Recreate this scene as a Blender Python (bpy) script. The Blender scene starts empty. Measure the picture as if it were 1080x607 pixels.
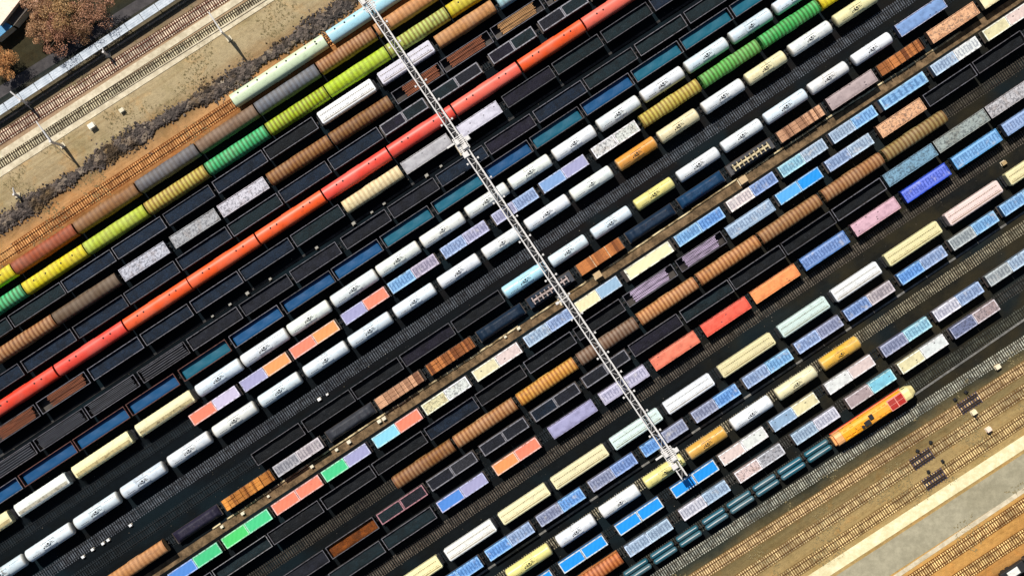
import bpy, bmesh, math, random
from mathutils import Vector
R = math.radians
random.seed(7)
sc = bpy.context.scene
# ------------------------------------------------------------------ camera, light, exposure
H = 310.0                      # flying height of the camera (m)
MPP = 0.21464                  # metres of ground per photo pixel
cam_d = bpy.data.cameras.new('camera')
cam_d.sensor_width = 36
cam_d.lens = 36 * H / (1080 * MPP)
cam_d.clip_end = 6000
cam = bpy.data.objects.new('camera', cam_d)
cam.location = (0, 0, H)
sc.collection.objects.link(cam)
sc.camera = cam
SUN_EL, SUN_AZ = 53.0, -38.0   # azimuth measured from +Y, negative = towards -X
W = bpy.data.worlds.new('World'); sc.world = W; W.use_nodes = True
wn = W.node_tree; bg = wn.nodes['Background']
sky = wn.nodes.new('ShaderNodeTexSky'); sky.sky_type = 'NISHITA'; sky.sun_disc = False
sky.sun_elevation = R(SUN_EL); sky.sun_rotation = R(SUN_AZ)
wn.links.new(sky.outputs[0], bg.inputs[0]); bg.inputs[1].default_value = 0.05
sd = bpy.data.lights.new('sun', 'SUN'); sd.energy = 5.0; sd.angle = R(0.5); sd.color = (1.0, 0.94, 0.86)
so = bpy.data.objects.new('sun', sd); sc.collection.objects.link(so)
dirv = Vector((math.sin(R(SUN_AZ)) * math.cos(R(SUN_EL)), math.cos(R(SUN_AZ)) * math.cos(R(SUN_EL)), math.sin(R(SUN_EL))))
so.rotation_euler = dirv.to_track_quat('Z', 'Y').to_euler(); so.location = dirv * 300
sc.view_settings.view_transform = 'Standard'
sc.view_settings.look = 'None'
sc.view_settings.exposure = 0.04
sc.view_settings.gamma = 1.0
C = sc.collection

# ------------------------------------------------------------------ helpers
def lin(h, k=1.0):
    h = h.lstrip('#')
    r = []
    for i in (0, 2, 4):
        c = int(h[i:i+2], 16) / 255
        c = c / 12.92 if c <= .04045 else ((c + .055) / 1.055) ** 2.4
        r.append(c * k)
    return (r[0], r[1], r[2], 1.0)

def wpt(px, py, h=0.0):
    f = MPP * (1 - h / H)
    return Vector(((px - 540) * f, (303.5 - py) * f, 0))

class MB:
    def __init__(s): s.v = []; s.f = []; s.m = []; s.sm = []
    def add(s, vs, fs, mi=0, smooth=False):
        o = len(s.v); s.v += vs
        for f in fs: s.f.append(tuple(i + o for i in f)); s.m.append(mi); s.sm.append(smooth)
    def box(s, x0, x1, y0, y1, z0, z1, mi=0):
        s.add([(x0,y0,z0),(x1,y0,z0),(x1,y1,z0),(x0,y1,z0),(x0,y0,z1),(x1,y0,z1),(x1,y1,z1),(x0,y1,z1)],
              [(0,3,2,1),(4,5,6,7),(0,1,5,4),(1,2,6,5),(2,3,7,6),(3,0,4,7)], mi)
    def rbox(s, x0, x1, y0, y1, z0, z1, b=.05, mi=0):
        # box with bevelled top edges
        s.add([(x0,y0,z0),(x1,y0,z0),(x1,y1,z0),(x0,y1,z0),(x0,y0,z1-b),(x1,y0,z1-b),(x1,y1,z1-b),(x0,y1,z1-b),
               (x0+b,y0+b,z1),(x1-b,y0+b,z1),(x1-b,y1-b,z1),(x0+b,y1-b,z1)],
              [(0,3,2,1),(0,1,5,4),(1,2,6,5),(2,3,7,6),(3,0,4,7),(4,5,9,8),(5,6,10,9),(6,7,11,10),(7,4,8,11),(8,9,10,11)], mi)
    def prism(s, prof, x0, x1, mi=0, smooth=False, caps=True):
        n = len(prof)
        vs = [(x0, y, z) for y, z in prof] + [(x1, y, z) for y, z in prof]
        s.add(vs, [(i, (i+1) % n, n + (i+1) % n, n + i) for i in range(n)], mi, smooth)
        if caps:
            s.add([(x0, y, z) for y, z in prof], [tuple(range(n))[::-1]], mi)
            s.add([(x1, y, z) for y, z in prof], [tuple(range(n))], mi)
    def lathe(s, prof, cy, cz, n=20, mi=0):      # axis along x, prof = [(x, r)]
        o = []
        for x, r in prof:
            for k in range(n):
                a = 2 * math.pi * k / n
                o.append((x, cy + r * math.cos(a), cz + r * math.sin(a)))
        fs = []
        for i in range(len(prof) - 1):
            for k in range(n):
                a, b = i*n + k, i*n + (k+1) % n
                fs.append((a, b, b + n, a + n))
        s.add(o, fs, mi, True); b = len(s.v) - len(o); q = b + (len(prof)-1) * n
        s.f += [tuple(range(b, b+n))[::-1], tuple(range(q, q+n))]; s.m += [mi, mi]; s.sm += [False, False]
    def tube(s, p, q, r0, r1=None, n=6, mi=0):
        p, q = Vector(p), Vector(q); r1 = r0 if r1 is None else r1
        d = (q - p).normalized(); u = d.orthogonal().normalized(); w = d.cross(u)
        vs = []
        for c, r in ((p, r0), (q, r1)):
            for k in range(n):
                a = 2 * math.pi * k / n
                vs.append(tuple(c + (u * math.cos(a) + w * math.sin(a)) * r))
        fs = [(k, (k+1) % n, n + (k+1) % n, n + k) for k in range(n)] + [tuple(range(n))[::-1], tuple(range(n, 2*n))]
        s.add(vs, fs, mi)
    def wheel(s, x, y, z, r, t):
        s.tube((x, y - t/2, z), (x, y + t/2, z), r, n=12)
    def mesh(s, name, recalc=True):
        me = bpy.data.meshes.new(name); me.from_pydata(s.v, [], s.f)
        me.polygons.foreach_set('material_index', s.m)
        me.polygons.foreach_set('use_smooth', s.sm)
        if recalc:
            bm = bmesh.new(); bm.from_mesh(me); bmesh.ops.recalc_face_normals(bm, faces=bm.faces); bm.to_mesh(me); bm.free()
        me.update(); return me

def mkobj(name, me, mats, parent=None, col=None):
    if isinstance(me, MB): me = me.mesh(name)
    if not me.materials:
        for m in (mats if isinstance(mats, (list, tuple)) else [mats]): me.materials.append(m)
    o = bpy.data.objects.new(name, me); C.objects.link(o)
    if parent: o.parent = parent
    if col: o.color = col
    return o
def tag(o, label=None, cat=None, group=None, kind=None):
    if label: o['label'] = label
    if cat: o['category'] = cat
    if group: o['group'] = group
    if kind: o['kind'] = kind
    return o
def empty(name, loc=(0,0,0), rz=0):
    o = bpy.data.objects.new(name, None); C.objects.link(o); o.location = loc; o.rotation_euler = (0,0,rz)
    o.empty_display_size = .5
    return o

# ------------------------------------------------------------------ materials
class NT:
    def __init__(s, name, rough=.7, metal=0.0, spec=.3):
        s.m = bpy.data.materials.new(name); s.m.use_nodes = True
        s.t = s.m.node_tree; s.n = s.t.nodes; s.b = s.n['Principled BSDF']
        s.b.inputs['Roughness'].default_value = rough; s.b.inputs['Metallic'].default_value = metal
        s.b.inputs['Specular IOR Level'].default_value = spec
        tc = s.n.new('ShaderNodeTexCoord'); oi = s.n.new('ShaderNodeObjectInfo')
        s.oi = oi; s.obj = tc.outputs['Object']
        va = s.n.new('ShaderNodeVectorMath'); va.operation = 'ADD'
        mu = s.n.new('ShaderNodeMath'); mu.operation = 'MULTIPLY'; mu.inputs[1].default_value = 317.0
        s.t.links.new(oi.outputs['Random'], mu.inputs[0])
        s.t.links.new(s.obj, va.inputs[0]); s.t.links.new(mu.outputs[0], va.inputs[1])
        s.co = va.outputs[0]; s.col = oi.outputs['Color']; s.rnd = oi.outputs['Random']
    def link(s, a, b): s.t.links.new(a, b)
    def noise(s, scale, detail=4, rough=.6, vec=None, sc3=None, dist=0):
        n = s.n.new('ShaderNodeTexNoise'); n.inputs['Scale'].default_value = scale
        n.inputs['Detail'].default_value = detail; n.inputs['Roughness'].default_value = rough
        n.inputs['Distortion'].default_value = dist
        v = vec or s.co
        if sc3: v = s.vmul(v, sc3)
        s.link(v, n.inputs['Vector']); return n.outputs['Fac']
    def vmul(s, v, t):
        q = s.n.new('ShaderNodeVectorMath'); q.operation = 'MULTIPLY'; s.link(v, q.inputs[0]); q.inputs[1].default_value = t
        return q.outputs[0]
    def voro(s, scale, vec=None, sc3=None, out='Distance'):
        n = s.n.new('ShaderNodeTexVoronoi'); n.inputs['Scale'].default_value = scale
        v = vec or s.co
        if sc3: v = s.vmul(v, sc3)
        s.link(v, n.inputs['Vector']); return n.outputs[out]
    def math(s, op, a, b=None, clamp=False):
        q = s.n.new('ShaderNodeMath'); q.operation = op; q.use_clamp = clamp
        for i, x in enumerate((a, b)):
            if x is None: continue
            if isinstance(x, (int, float)): q.inputs[i].default_value = x
            else: s.link(x, q.inputs[i])
        return q.outputs[0]
    def ramp(s, f, stops, interp='LINEAR'):
        r = s.n.new('ShaderNodeValToRGB'); s.link(f, r.inputs[0]); cr = r.color_ramp; cr.interpolation = interp
        while len(cr.elements) < len(stops): cr.elements.new(.5)
        for e, (p, c) in zip(cr.elements, stops):
            e.position = p; e.color = c if len(c) == 4 else (*c, 1)
        return r.outputs[0]
    def mix(s, f, a, b, mode='MIX'):
        q = s.n.new('ShaderNodeMix'); q.data_type = 'RGBA'; q.blend_type = mode; q.clamp_factor = True
        if isinstance(f, (int, float)): q.inputs[0].default_value = f
        else: s.link(f, q.inputs[0])
        for i, x in ((6, a), (7, b)):
            if isinstance(x, tuple): q.inputs[i].default_value = x if len(x) == 4 else (*x, 1)
            else: s.link(x, q.inputs[i])
        return q.outputs[2]
    def sep(s, v=None):
        q = s.n.new('ShaderNodeSeparateXYZ'); s.link(v or s.obj, q.inputs[0]); return q.outputs
    def out(s, c, bump=None, bstr=.3, bdist=.05):
        if isinstance(c, tuple): s.b.inputs['Base Color'].default_value = c if len(c) == 4 else (*c, 1)
        else: s.link(c, s.b.inputs['Base Color'])
        if bump is not None:
            q = s.n.new('ShaderNodeBump'); q.inputs['Strength'].default_value = bstr; q.inputs['Distance'].default_value = bdist
            s.link(bump, q.inputs['Height']); s.link(q.outputs[0], s.b.inputs['Normal'])
        return s.m
def g(v): return (v, v, v, 1)
def sstep(t, v, lo, hi):
    q = t.n.new('ShaderNodeMapRange'); q.interpolation_type = 'SMOOTHSTEP'
    q.inputs[1].default_value = lo; q.inputs[2].default_value = hi; t.link(v, q.inputs[0]); return q.outputs[0]

def dirty(t, col, amt=.55, dark=(.03,.022,.016,1)):
    a = sstep(t, t.noise(.9, 5, .7), .50, .72)
    b = sstep(t, t.noise(2.2, 4, .65, sc3=(.35, 2.0, 2.0)), .52, .75)
    f = t.math('MULTIPLY', t.math('MAXIMUM', a, b), amt)
    c = t.mix(f, col, dark)
    v = t.noise(.25, 2, .5)
    return t.mix(t.math('MULTIPLY', sstep(t, v, .35, .7), .22), c, t.mix(.5, col, (.5,.45,.38,1)))
def m_paint(name, rough=.5, amt=.5):
    t = NT(name, rough); return t.out(dirty(t, t.col, amt), t.noise(6, 3), .15)
def m_roof(name, pitch, alt, strength):          # roof sheets with grime lying between the cross ribs
    t = NT(name, .6)
    x = t.sep()[0]
    w = t.math('ABSOLUTE', t.math('SUBTRACT', t.math('FRACT', t.math('DIVIDE', t.math('ADD', x, 100 * pitch), pitch)), .5))
    band = sstep(t, w, .17, .34)
    col = t.mix(t.math('MULTIPLY', t.noise(.35, 3, .6), 1.0), t.col, t.mix(1.0, t.col, (.8, .62, .5, 1), 'MULTIPLY'))
    base = dirty(t, col, .5)
    drk = t.mix(1.0, base, alt, 'MULTIPLY')
    return t.out(t.mix(t.math('MULTIPLY', band, strength), base, drk), t.noise(5, 3), .12)
M = {}
M['paint'] = m_paint('painted_steel'); M['clean'] = m_paint('clean_painted_steel', .4, .3)
t = NT('tank_shell_paint', .34)
o = t.sep(); cc = dirty(t, t.col, .32)
st_ = sstep(t, t.noise(1.4, 4, .7, sc3=(1.6, .35, .35)), .52, .68)
near = t.math('SUBTRACT', 1.0, sstep(t, t.math('ABSOLUTE', o[0]), .6, 2.4))
cc = t.mix(t.math('MULTIPLY', t.math('MULTIPLY', st_, near), .55), cc, (.22, .17, .11, 1))
cc = t.mix(t.math('MULTIPLY', sstep(t, t.noise(.5, 4, .7), .48, .62), .35), cc, t.mix(1.0, cc, (.62, .74, .86, 1), 'MULTIPLY'))
ends = sstep(t, t.math('ABSOLUTE', o[0]), 4.25, 4.7)
cc = t.mix(t.math('MULTIPLY', ends, .45), cc, (.50, .40, .26, 1))
M['tank'] = t.out(cc, t.noise(5, 3), .12)
M['roof'] = m_roof('ribbed_roof_paint', .95, (.56, .42, .34, 1), 1.0)
M['roofsoft'] = m_roof('sheet_roof_paint', 1.1, (.72, .66, .62, 1), .8)
t = NT('black_underframe', .8); M['under'] = t.out(t.mix(t.noise(2, 3), (.012,.011,.011,1), (.035,.028,.024,1)))
t = NT('dark_steel', .6); M['dark'] = t.out(t.mix(t.noise(3, 3), (.012,.012,.014,1), (.03,.03,.032,1)))
t = NT('coal', .75)                              # coal and other loose dark loads, tinted per wagon
n1 = t.noise(3.2, 6, .75); n2 = t.noise(.45, 3, .6)
c = t.mix(sstep(t, n1, .35, .75), t.mix(1.0, t.col, g(.35), 'MULTIPLY'), t.col)
c = t.mix(sstep(t, n2, .4, .7), c, t.mix(1.0, c, g(.5), 'MULTIPLY'))
c = t.mix(t.math('MULTIPLY', sstep(t, t.noise(1.1, 6, .8), .56, .66), .35), c, (.045,.05,.055,1))
M['coal'] = t.out(c, n1, .9, .25)
t = NT('ore', .85)
v = t.voro(2.3); n1 = t.noise(1.7, 5, .8); n2 = t.noise(.5, 3, .6)
f = t.math('MAXIMUM', sstep(t, n1, .50, .60), sstep(t, v, .62, .8))
c = t.mix(t.math('MULTIPLY', f, .62), t.col, (.03,.035,.05,1))
c = t.mix(t.math('MULTIPLY', sstep(t, n2, .5, .65), .45), c, t.mix(1.0, c, (.62,.5,.42,1), 'MULTIPLY'))
M['ore'] = t.out(c, n1, .8, .2)
t = NT('tarpaulin', .6)                           # taut sheet with puddles of dust and a few dark marks
n1 = t.noise(.8, 4, .6); v = t.voro(.55, sc3=(1, 1.6, 1))
c = t.mix(t.math('MULTIPLY', sstep(t, n1, .42, .7), .42), t.col, t.mix(1.0, t.col, (.45,.42,.45,1), 'MULTIPLY'))
c = t.mix(t.math('MULTIPLY', t.math('LESS_THAN', v, .13), .75), c, (.04,.03,.04,1))
M['tarp'] = t.out(c, t.noise(1.8, 4, .6), .5, .12)
t = NT('stamped_cover', .6)                       # folded cargo covers: rows of creases that read as dark marks
o = t.sep()
fx = t.math('FRACT', t.math('DIVIDE', t.math('ADD', o[0], 70), .74))
bars = t.math('GREATER_THAN', t.math('ABSOLUTE', t.math('SUBTRACT', fx, .5)), .33)
sid = sstep(t, t.math('ABSOLUTE', o[1]), .80, .92)
nn = sstep(t, t.noise(1.9, 3, .7), .47, .56)
f = t.math('MULTIPLY', t.math('MULTIPLY', t.math('MAXIMUM', bars, t.math('MULTIPLY', nn, .85)), t.math('SUBTRACT', 1.0, sid)), .62)
c = t.mix(f, t.mix(.22, t.col, (.62,.66,.74,1)), t.mix(1.0, t.col, (.22,.24,.34,1), 'MULTIPLY'))
c = t.mix(t.math('MULTIPLY', sstep(t, t.noise(.6, 3, .6), .55, .75), .5), c, (.6,.58,.56,1))
M['stamp'] = t.out(c, t.noise(2, 3), .4, .1)
t = NT('plain_cover', .5)
c = t.mix(t.math('MULTIPLY', sstep(t, t.noise(.7, 4, .7), .5, .8), .35), t.col, t.mix(1.0, t.col, (.5,.5,.52,1), 'MULTIPLY'))
M['plain'] = t.out(c, t.noise(2.5, 3), .3, .06)
t = NT('sawn_timber', .8)
x = t.voro(1.15, sc3=(1, .02, .02), out='Color'); n1 = t.noise(5, 4, .7, sc3=(.3, 2, 1))
sx = t.n.new('ShaderNodeSeparateColor'); t.link(x, sx.inputs[0])
c = t.mix(sx.outputs[0], t.col, t.mix(1.0, t.col, (.28,.22,.2,1), 'MULTIPLY'))
c = t.mix(t.math('MULTIPLY', sstep(t, n1, .45, .7), .6), c, (.05,.028,.02,1))
M['timber'] = t.out(c, n1, .6, .1)
t = NT('rolled_steel', .5, .3)
c = t.mix(sstep(t, t.noise(1.2, 4, .7, sc3=(.25, 5, 3)), .4, .65), t.col, t.mix(1.0, t.col, g(.25), 'MULTIPLY'))
M['bars'] = t.out(c)
t = NT('rim_paint', .6); M['rim'] = t.out(t.mix(sstep(t, t.noise(1.5, 4, .7), .42, .72), t.col, t.mix(1.0, t.col, (.25,.22,.2,1), 'MULTIPLY')))
t = NT('window_glass', .1, 0, .6); M['glass'] = t.out((.02,.025,.03,1))
t = NT('black_marking', .7); M['mark'] = t.out((.015,.014,.016,1))
t = NT('galvanised_steel', .55, .0); M['galv'] = t.out(t.mix(t.noise(1.5, 3), (.55,.54,.53,1), (.80,.78,.75,1)))

# ------------------------------------------------------------------ ground
def across(px, py):   # distance across the tracks in metres (positive = towards lower right of the photo)
    return ((px - 540) * .553 + (py - 303.5) * .833) * MPP
t = NT('yard_ground', .95, 0, .1)
geo = t.n.new('ShaderNodeNewGeometry'); P = geo.outputs['Position']
dp = t.n.new('ShaderNodeVectorMath'); dp.operation = 'DOT_PRODUCT'; t.link(P, dp.inputs[0]); dp.inputs[1].default_value = (.553, -.833, 0)
al = t.n.new('ShaderNodeVectorMath'); al.operation = 'DOT_PRODUCT'; t.link(P, al.inputs[0]); al.inputs[1].default_value = (.833, .553, 0)
wob = t.math('MULTIPLY', t.math('SUBTRACT', t.noise(.07, 5, .65, vec=P), .5), 7.0)
a0 = t.math('ADD', dp.outputs['Value'], wob)
fac = t.math('DIVIDE', t.math('ADD', a0, 120), 240)
def q(v): return (v + 120) / 240
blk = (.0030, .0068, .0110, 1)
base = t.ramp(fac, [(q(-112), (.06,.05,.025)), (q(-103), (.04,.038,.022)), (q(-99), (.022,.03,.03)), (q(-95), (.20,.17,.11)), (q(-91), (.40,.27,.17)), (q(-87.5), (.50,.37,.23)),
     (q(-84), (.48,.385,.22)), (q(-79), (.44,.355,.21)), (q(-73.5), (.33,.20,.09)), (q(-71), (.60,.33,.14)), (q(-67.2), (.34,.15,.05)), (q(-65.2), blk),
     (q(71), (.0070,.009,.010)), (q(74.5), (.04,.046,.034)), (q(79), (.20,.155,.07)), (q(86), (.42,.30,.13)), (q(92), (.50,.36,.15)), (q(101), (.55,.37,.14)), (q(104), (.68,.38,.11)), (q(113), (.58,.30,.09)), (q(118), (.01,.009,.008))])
n1 = t.noise(.9, 8, .78, vec=P); n2 = t.noise(.11, 5, .6, vec=P)
st = t.n.new('ShaderNodeCombineXYZ'); t.link(t.math('MULTIPLY', al.outputs['Value'], .02), st.inputs[0]); t.link(t.math('MULTIPLY', dp.outputs['Value'], .6), st.inputs[1])
n3 = t.noise(1.0, 5, .7, vec=st.outputs[0])
c = t.mix(t.math('MULTIPLY', sstep(t, n1, .3, .75), .55), base, t.mix(1.0, base, (.42,.40,.40,1), 'MULTIPLY'))
c = t.mix(t.math('MULTIPLY', sstep(t, n3, .42, .68), .5), c, t.mix(1.0, c, (.62,.52,.42,1), 'MULTIPLY'))
c = t.mix(t.math('MULTIPLY', sstep(t, n2, .5, .7), .5), c, t.mix(1.0, c, (.66,.66,.52,1), 'MULTIPLY'))
n5 = t.noise(.16, 6, .7, vec=P, dist=.6)
c = t.mix(t.math('MULTIPLY', sstep(t, n5, .52, .66), .45), c, t.mix(1.0, c, (1.25,.98,.72,1), 'MULTIPLY'))
n6 = t.noise(.35, 6, .75, vec=P, dist=1.0)
c = t.mix(t.math('MULTIPLY', sstep(t, n6, .55, .64), .4), c, t.mix(1.0, c, (.55,.52,.50,1), 'MULTIPLY'))
# browner, dustier formation in the right part of the yard, rust stains under it
inyard = t.math('MULTIPLY', sstep(t, a0, -66, -62), t.math('SUBTRACT', 1.0, sstep(t, a0, 72, 78)))
east = sstep(t, t.math('ADD', al.outputs['Value'], t.math('MULTIPLY', n2, 40)), 20, 110)
lowr = sstep(t, a0, -30, 60)
f = t.math('MULTIPLY', t.math('MULTIPLY', inyard, t.math('MULTIPLY', east, lowr)), t.math('MULTIPLY', sstep(t, n2, .25, .75), .95))
c = t.mix(f, c, (.036,.030,.016,1))
blot = t.math('MULTIPLY', t.math('MULTIPLY', inyard, sstep(t, t.noise(.09, 4, .6, vec=st.outputs[0]), .54, .68)), .5)
c = t.mix(blot, c, (.014,.008,.006,1))
teal = t.math('MULTIPLY', t.math('MULTIPLY', inyard, sstep(t, t.noise(.05, 3, .5, vec=P), .52, .64)), .5)
c = t.mix(teal, c, (.006,.016,.022,1))
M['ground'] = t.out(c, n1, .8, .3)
gm = MB(); gm.add([(-2500,-2500,0),(2500,-2500,0),(2500,2500,0),(-2500,2500,0)], [(0,1,2,3)])
tag(mkobj('ground', gm, M['ground']), kind='structure')

def strip(name, p, q, w, z, mat, th=0, ext=160):
    a, b = wpt(*p), wpt(*q); d = (b - a).normalized(); a = a - d * ext; b = b + d * ext
    o = empty('tmp', (0,0,0)); bpy.data.objects.remove(o)
    n = Vector((-d.y, d.x, 0)) * w / 2
    m = MB(); k = max(2, int((b - a).length / 2.0))
    for i in range(k):
        u, v = a + (b-a)*i/k, a + (b-a)*(i+1)/k
        if th == 0: m.add([tuple(u-n+Vector((0,0,z))), tuple(v-n+Vector((0,0,z))), tuple(v+n+Vector((0,0,z))), tuple(u+n+Vector((0,0,z)))], [(0,1,2,3)])
    if th:
        pts = [u for u in (a-n, b-n, b+n, a+n)]
        m.add([(u.x,u.y,0) for u in pts] + [(u.x,u.y,z) for u in pts], [(4,5,6,7),(0,1,5,4),(1,2,6,5),(2,3,7,6),(3,0,4,7)])
    return mkobj(name, m, mat)
def m_conc(name, ca, cb, rough=.9):
    t = NT(name, rough); gp = t.n.new('ShaderNodeNewGeometry').outputs['Position']
    n = t.noise(.5, 7, .75, vec=gp); n2 = t.noise(.08, 3, .5, vec=gp)
    c = t.mix(sstep(t, n, .35, .7), ca, cb); c = t.mix(t.math('MULTIPLY', sstep(t, n2, .45, .7), .4), c, t.mix(1.0, c, (.7,.68,.62,1), 'MULTIPLY'))
    return t.out(c, n, .4, .05)
M['cream'] = m_conc('cream_concrete', (.50,.43,.30,1), (.78,.70,.52,1))
M['cream2'] = m_conc('bright_cream_concrete', (.70,.62,.36,1), (.92,.86,.58,1))
M['road'] = m_conc('service_road_surface', (.30,.275,.19,1), (.42,.385,.27,1))
M['greypath'] = m_conc('grey_path_surface', (.045,.042,.045,1), (.085,.078,.08,1))
M['ochre'] = m_conc('ochre_path_surface', (.07,.045,.022,1), (.26,.17,.09,1))
M['drain'] = m_conc('drain_concrete', (.10,.10,.095,1), (.26,.25,.23,1))
M['draind'] = m_conc('dusty_drain_concrete', (.018,.018,.02,1), (.07,.068,.066,1))

def S(name, *a, **k):
    return tag(strip(name, *a, **k), kind='structure')
S('concrete_drain', (0,163.5), (251,0), 1.5, .12, M['cream'], th=1)
S('concrete_drain', (0,183), (282,1), 1.5, .12, M['cream'], th=1)
S('road', (960,574), (1080,496), 6.6, .012, M['road'])
S('concrete_verge', (900,583), (1080,466), 2.7, .05, M['cream2'], th=1)
S('concrete_verge', (950,604), (1080,516.5), 1.0, .05, M['cream'], th=1)
S('path', (10,91), (153,1), 2.4, .012, M['greypath'])
S('path', (233,558), (1017,37), 1.9, .010, M['ochre'])
S('drain', (580,556), (1080,223.7), .45, .10, M['drain'], th=1)
S('drain', (985,402), (1080,337), .45, .10, M['drain'], th=1, ext=20)

# ------------------------------------------------------------------ tracks
t = NT('sleeper_concrete', .9)
gp = t.n.new('ShaderNodeNewGeometry').outputs['Position']
c = t.mix(sstep(t, t.noise(.8, 5, .7, vec=gp), .38, .66), t.col, t.mix(1.0, t.col, (.38,.34,.32,1), 'MULTIPLY'))
c = t.mix(t.math('MULTIPLY', sstep(t, t.noise(.10, 3, .6, vec=gp), .48, .62), .5), c, t.mix(1.0, c, (.32,.34,.40,1), 'MULTIPLY'))
c = t.mix(t.math('MULTIPLY', sstep(t, t.noise(.22, 4, .7, vec=gp), .50, .62), .6), c, t.mix(1.0, c, (.3,.34,.38,1), 'MULTIPLY'))
M['sleeper'] = t.out(c)
t = NT('rail_steel', .45, .4)
M['rail'] = t.out(t.mix(t.noise(1.0, 3), t.col, t.mix(1.0, t.col, (.5,.45,.4,1), 'MULTIPLY')))
TL = 380.0
def sleepers_mesh(pitch):
    sl = MB(); n = int(TL / pitch)
    rr = random.Random(3)
    for i in range(n):
        x = -TL/2 + i * pitch + rr.uniform(-.03, .03); j = rr.uniform(-.05, .05)
        sl.box(x-.13, x+.13, -1.27+j, 1.27+j, 0, .09)
    me = sl.mesh('sleepers'); me.materials.append(M['sleeper']); return me
SLM = sleepers_mesh(.56)
t = NT('ballast_stone', .95); gp = t.n.new('ShaderNodeNewGeometry').outputs['Position']
M['ballast'] = t.out(t.mix(sstep(t, t.noise(2.5, 6, .8, vec=gp), .35, .7), t.mix(1.0, t.col, g(.5), 'MULTIPLY'), t.col), t.noise(2.5, 6, .8, vec=gp), .8, .1)
rl = MB(); rl.box(-TL/2, TL/2, -.036, .036, .17, .25); rl.box(-TL/2, TL/2, -.012, .012, .10, .17); rl.box(-TL/2, TL/2, -.07, .07, .09, .10)
RLM = rl.mesh('rail'); RLM.materials.append(M['rail'])
def ballast(pa, pb, col):
    o = strip('ballast', pa, pb, 2.9, .006, M['ballast'], ext=60); o.color = lin(col); tag(o, kind='structure')
def track(pa, pb, h=0, tone='#2a2a2c', rail='#3a3636', k=1.0, bed=None):
    if bed: ballast(pa, pb, bed)
    a, b = wpt(*pa, h), wpt(*pb, h); d = (b - a).normalized()
    mid = a + d * (-a).dot(d)
    o = empty('railway_track', mid, math.atan2(d.y, d.x)); o['kind'] = 'structure'
    s = mkobj('sleepers', SLM, None, o, lin(tone, k)); s['kind'] = 'stuff'
    for y in (-.7535, .7535):
        r = mkobj('rail', RLM, None, o, lin(rail)); r.location.y = y
    return o
ROWS = {}
def row(key, pa, pb, h, desc, tone='#20292f', rail='#30363a', bed=None):
    track(pa, pb, h, tone, rail, 1.0, None)
    if bed:
        f = 1 - h/H; ballast(((pa[0]-540)*f+540, (pa[1]-303.5)*f+303.5), ((pb[0]-540)*f+540, (pb[1]-303.5)*f+303.5), bed)
    ROWS[key] = dict(a=wpt(*pa, h), b=wpt(*pb, h), h=h, pa=pa, pb=pb, desc=desc)

# ------------------------------------------------------------------ wagon kinds (each a list of part meshes, x along the track)
def grid_load(L, w, z, amp, mat, seed, nx=60, ny=10, heaps=0):
    rr = random.Random(seed); m = MB(); vs = []
    ph = rr.uniform(0, 6)
    for i in range(nx + 1):
        for j in range(ny + 1):
            x = -L/2 + L*i/nx; y = -w/2 + w*j/ny
            e = math.sin(math.pi * j/ny) * .6 + .4
            hz = z + rr.uniform(-amp, amp)*.35
            hz += amp * math.sin(x*1.3 + ph) * math.cos(y*1.7 + ph*2) * e
            if heaps: hz += heaps * abs(math.sin(x * math.pi * 3 / L)) * e
            if i in (0, nx) or j in (0, ny): hz = z - .12
            vs.append((x, y, hz))
    fs = [(i*(ny+1)+j, (i+1)*(ny+1)+j, (i+1)*(ny+1)+j+1, i*(ny+1)+j+1) for i in range(nx) for j in range(ny)]
    m.add(vs, fs, 0, True)
    return with_mat(m, mat)
def with_mat(m, mat, name='part'):
    me = m.mesh(name); me.materials.append(mat); return me
def bogie(axles=2, pitch=1.75):
    m = MB(); xs = [(-(axles-1)/2 + i) * pitch for i in range(axles)]
    for x in xs:
        for y in (-.76, .76): m.wheel(x, y, .67, .42, .13)
        m.tube((x, -.75, .67), (x, .75, .67), .09)
    for y in (-1.0, 1.0): m.box(xs[0]-.25, xs[-1]+.25, y-.09, y+.09, .55, .85)
    m.box(-.25, .25, -1.0, 1.0, .62, .95)
    return with_mat(m, M['under'], 'bogie')
BOG2 = bogie(); BOG3 = bogie(3, 1.8)
def underframe(L, w=2.7, deck=1.15, th=.22):
    m = MB()
    m.box(-L/2, L/2, -w/2, w/2, deck-th, deck)
    m.box(-L/2 + .3, L/2 - .3, -.2, .2, .78, deck-th)
    for s in (-1, 1):
        m.box(min(s*L/2, s*(L/2+.42)), max(s*L/2, s*(L/2+.42)), -.13, .13, .8, 1.02)
        m.box(s*(L/2+.36)-.1, s*(L/2+.36)+.1, -.2, .2, .76, 1.06)
    m.tube((-1.2, -.75, .72), (.9, -.75, .72), .25, n=8)
    return with_mat(m, M['under'], 'underframe')
def std(L, w=2.7, deck=1.15, off=1.9, bg=None):
    b = bg or BOG2
    return [('underframe', underframe(L, w, deck), 'none', (0,0,0), []),
            ('bogie', b, 'none', (-L/2+off,0,0), []), ('bogie', b, 'none', (L/2-off,0,0), [])]
PROTO = {}
def arch(w, z0, rise, n=9, p=.5):
    # roof cross section from +y to -y, closed underneath
    pts = []
    for i in range(n + 1):
        a = math.pi * i / n
        pts.append((w/2 * math.cos(a), z0 + rise * math.sin(a) ** p if 0 < i < n else z0))
    return pts
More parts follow.
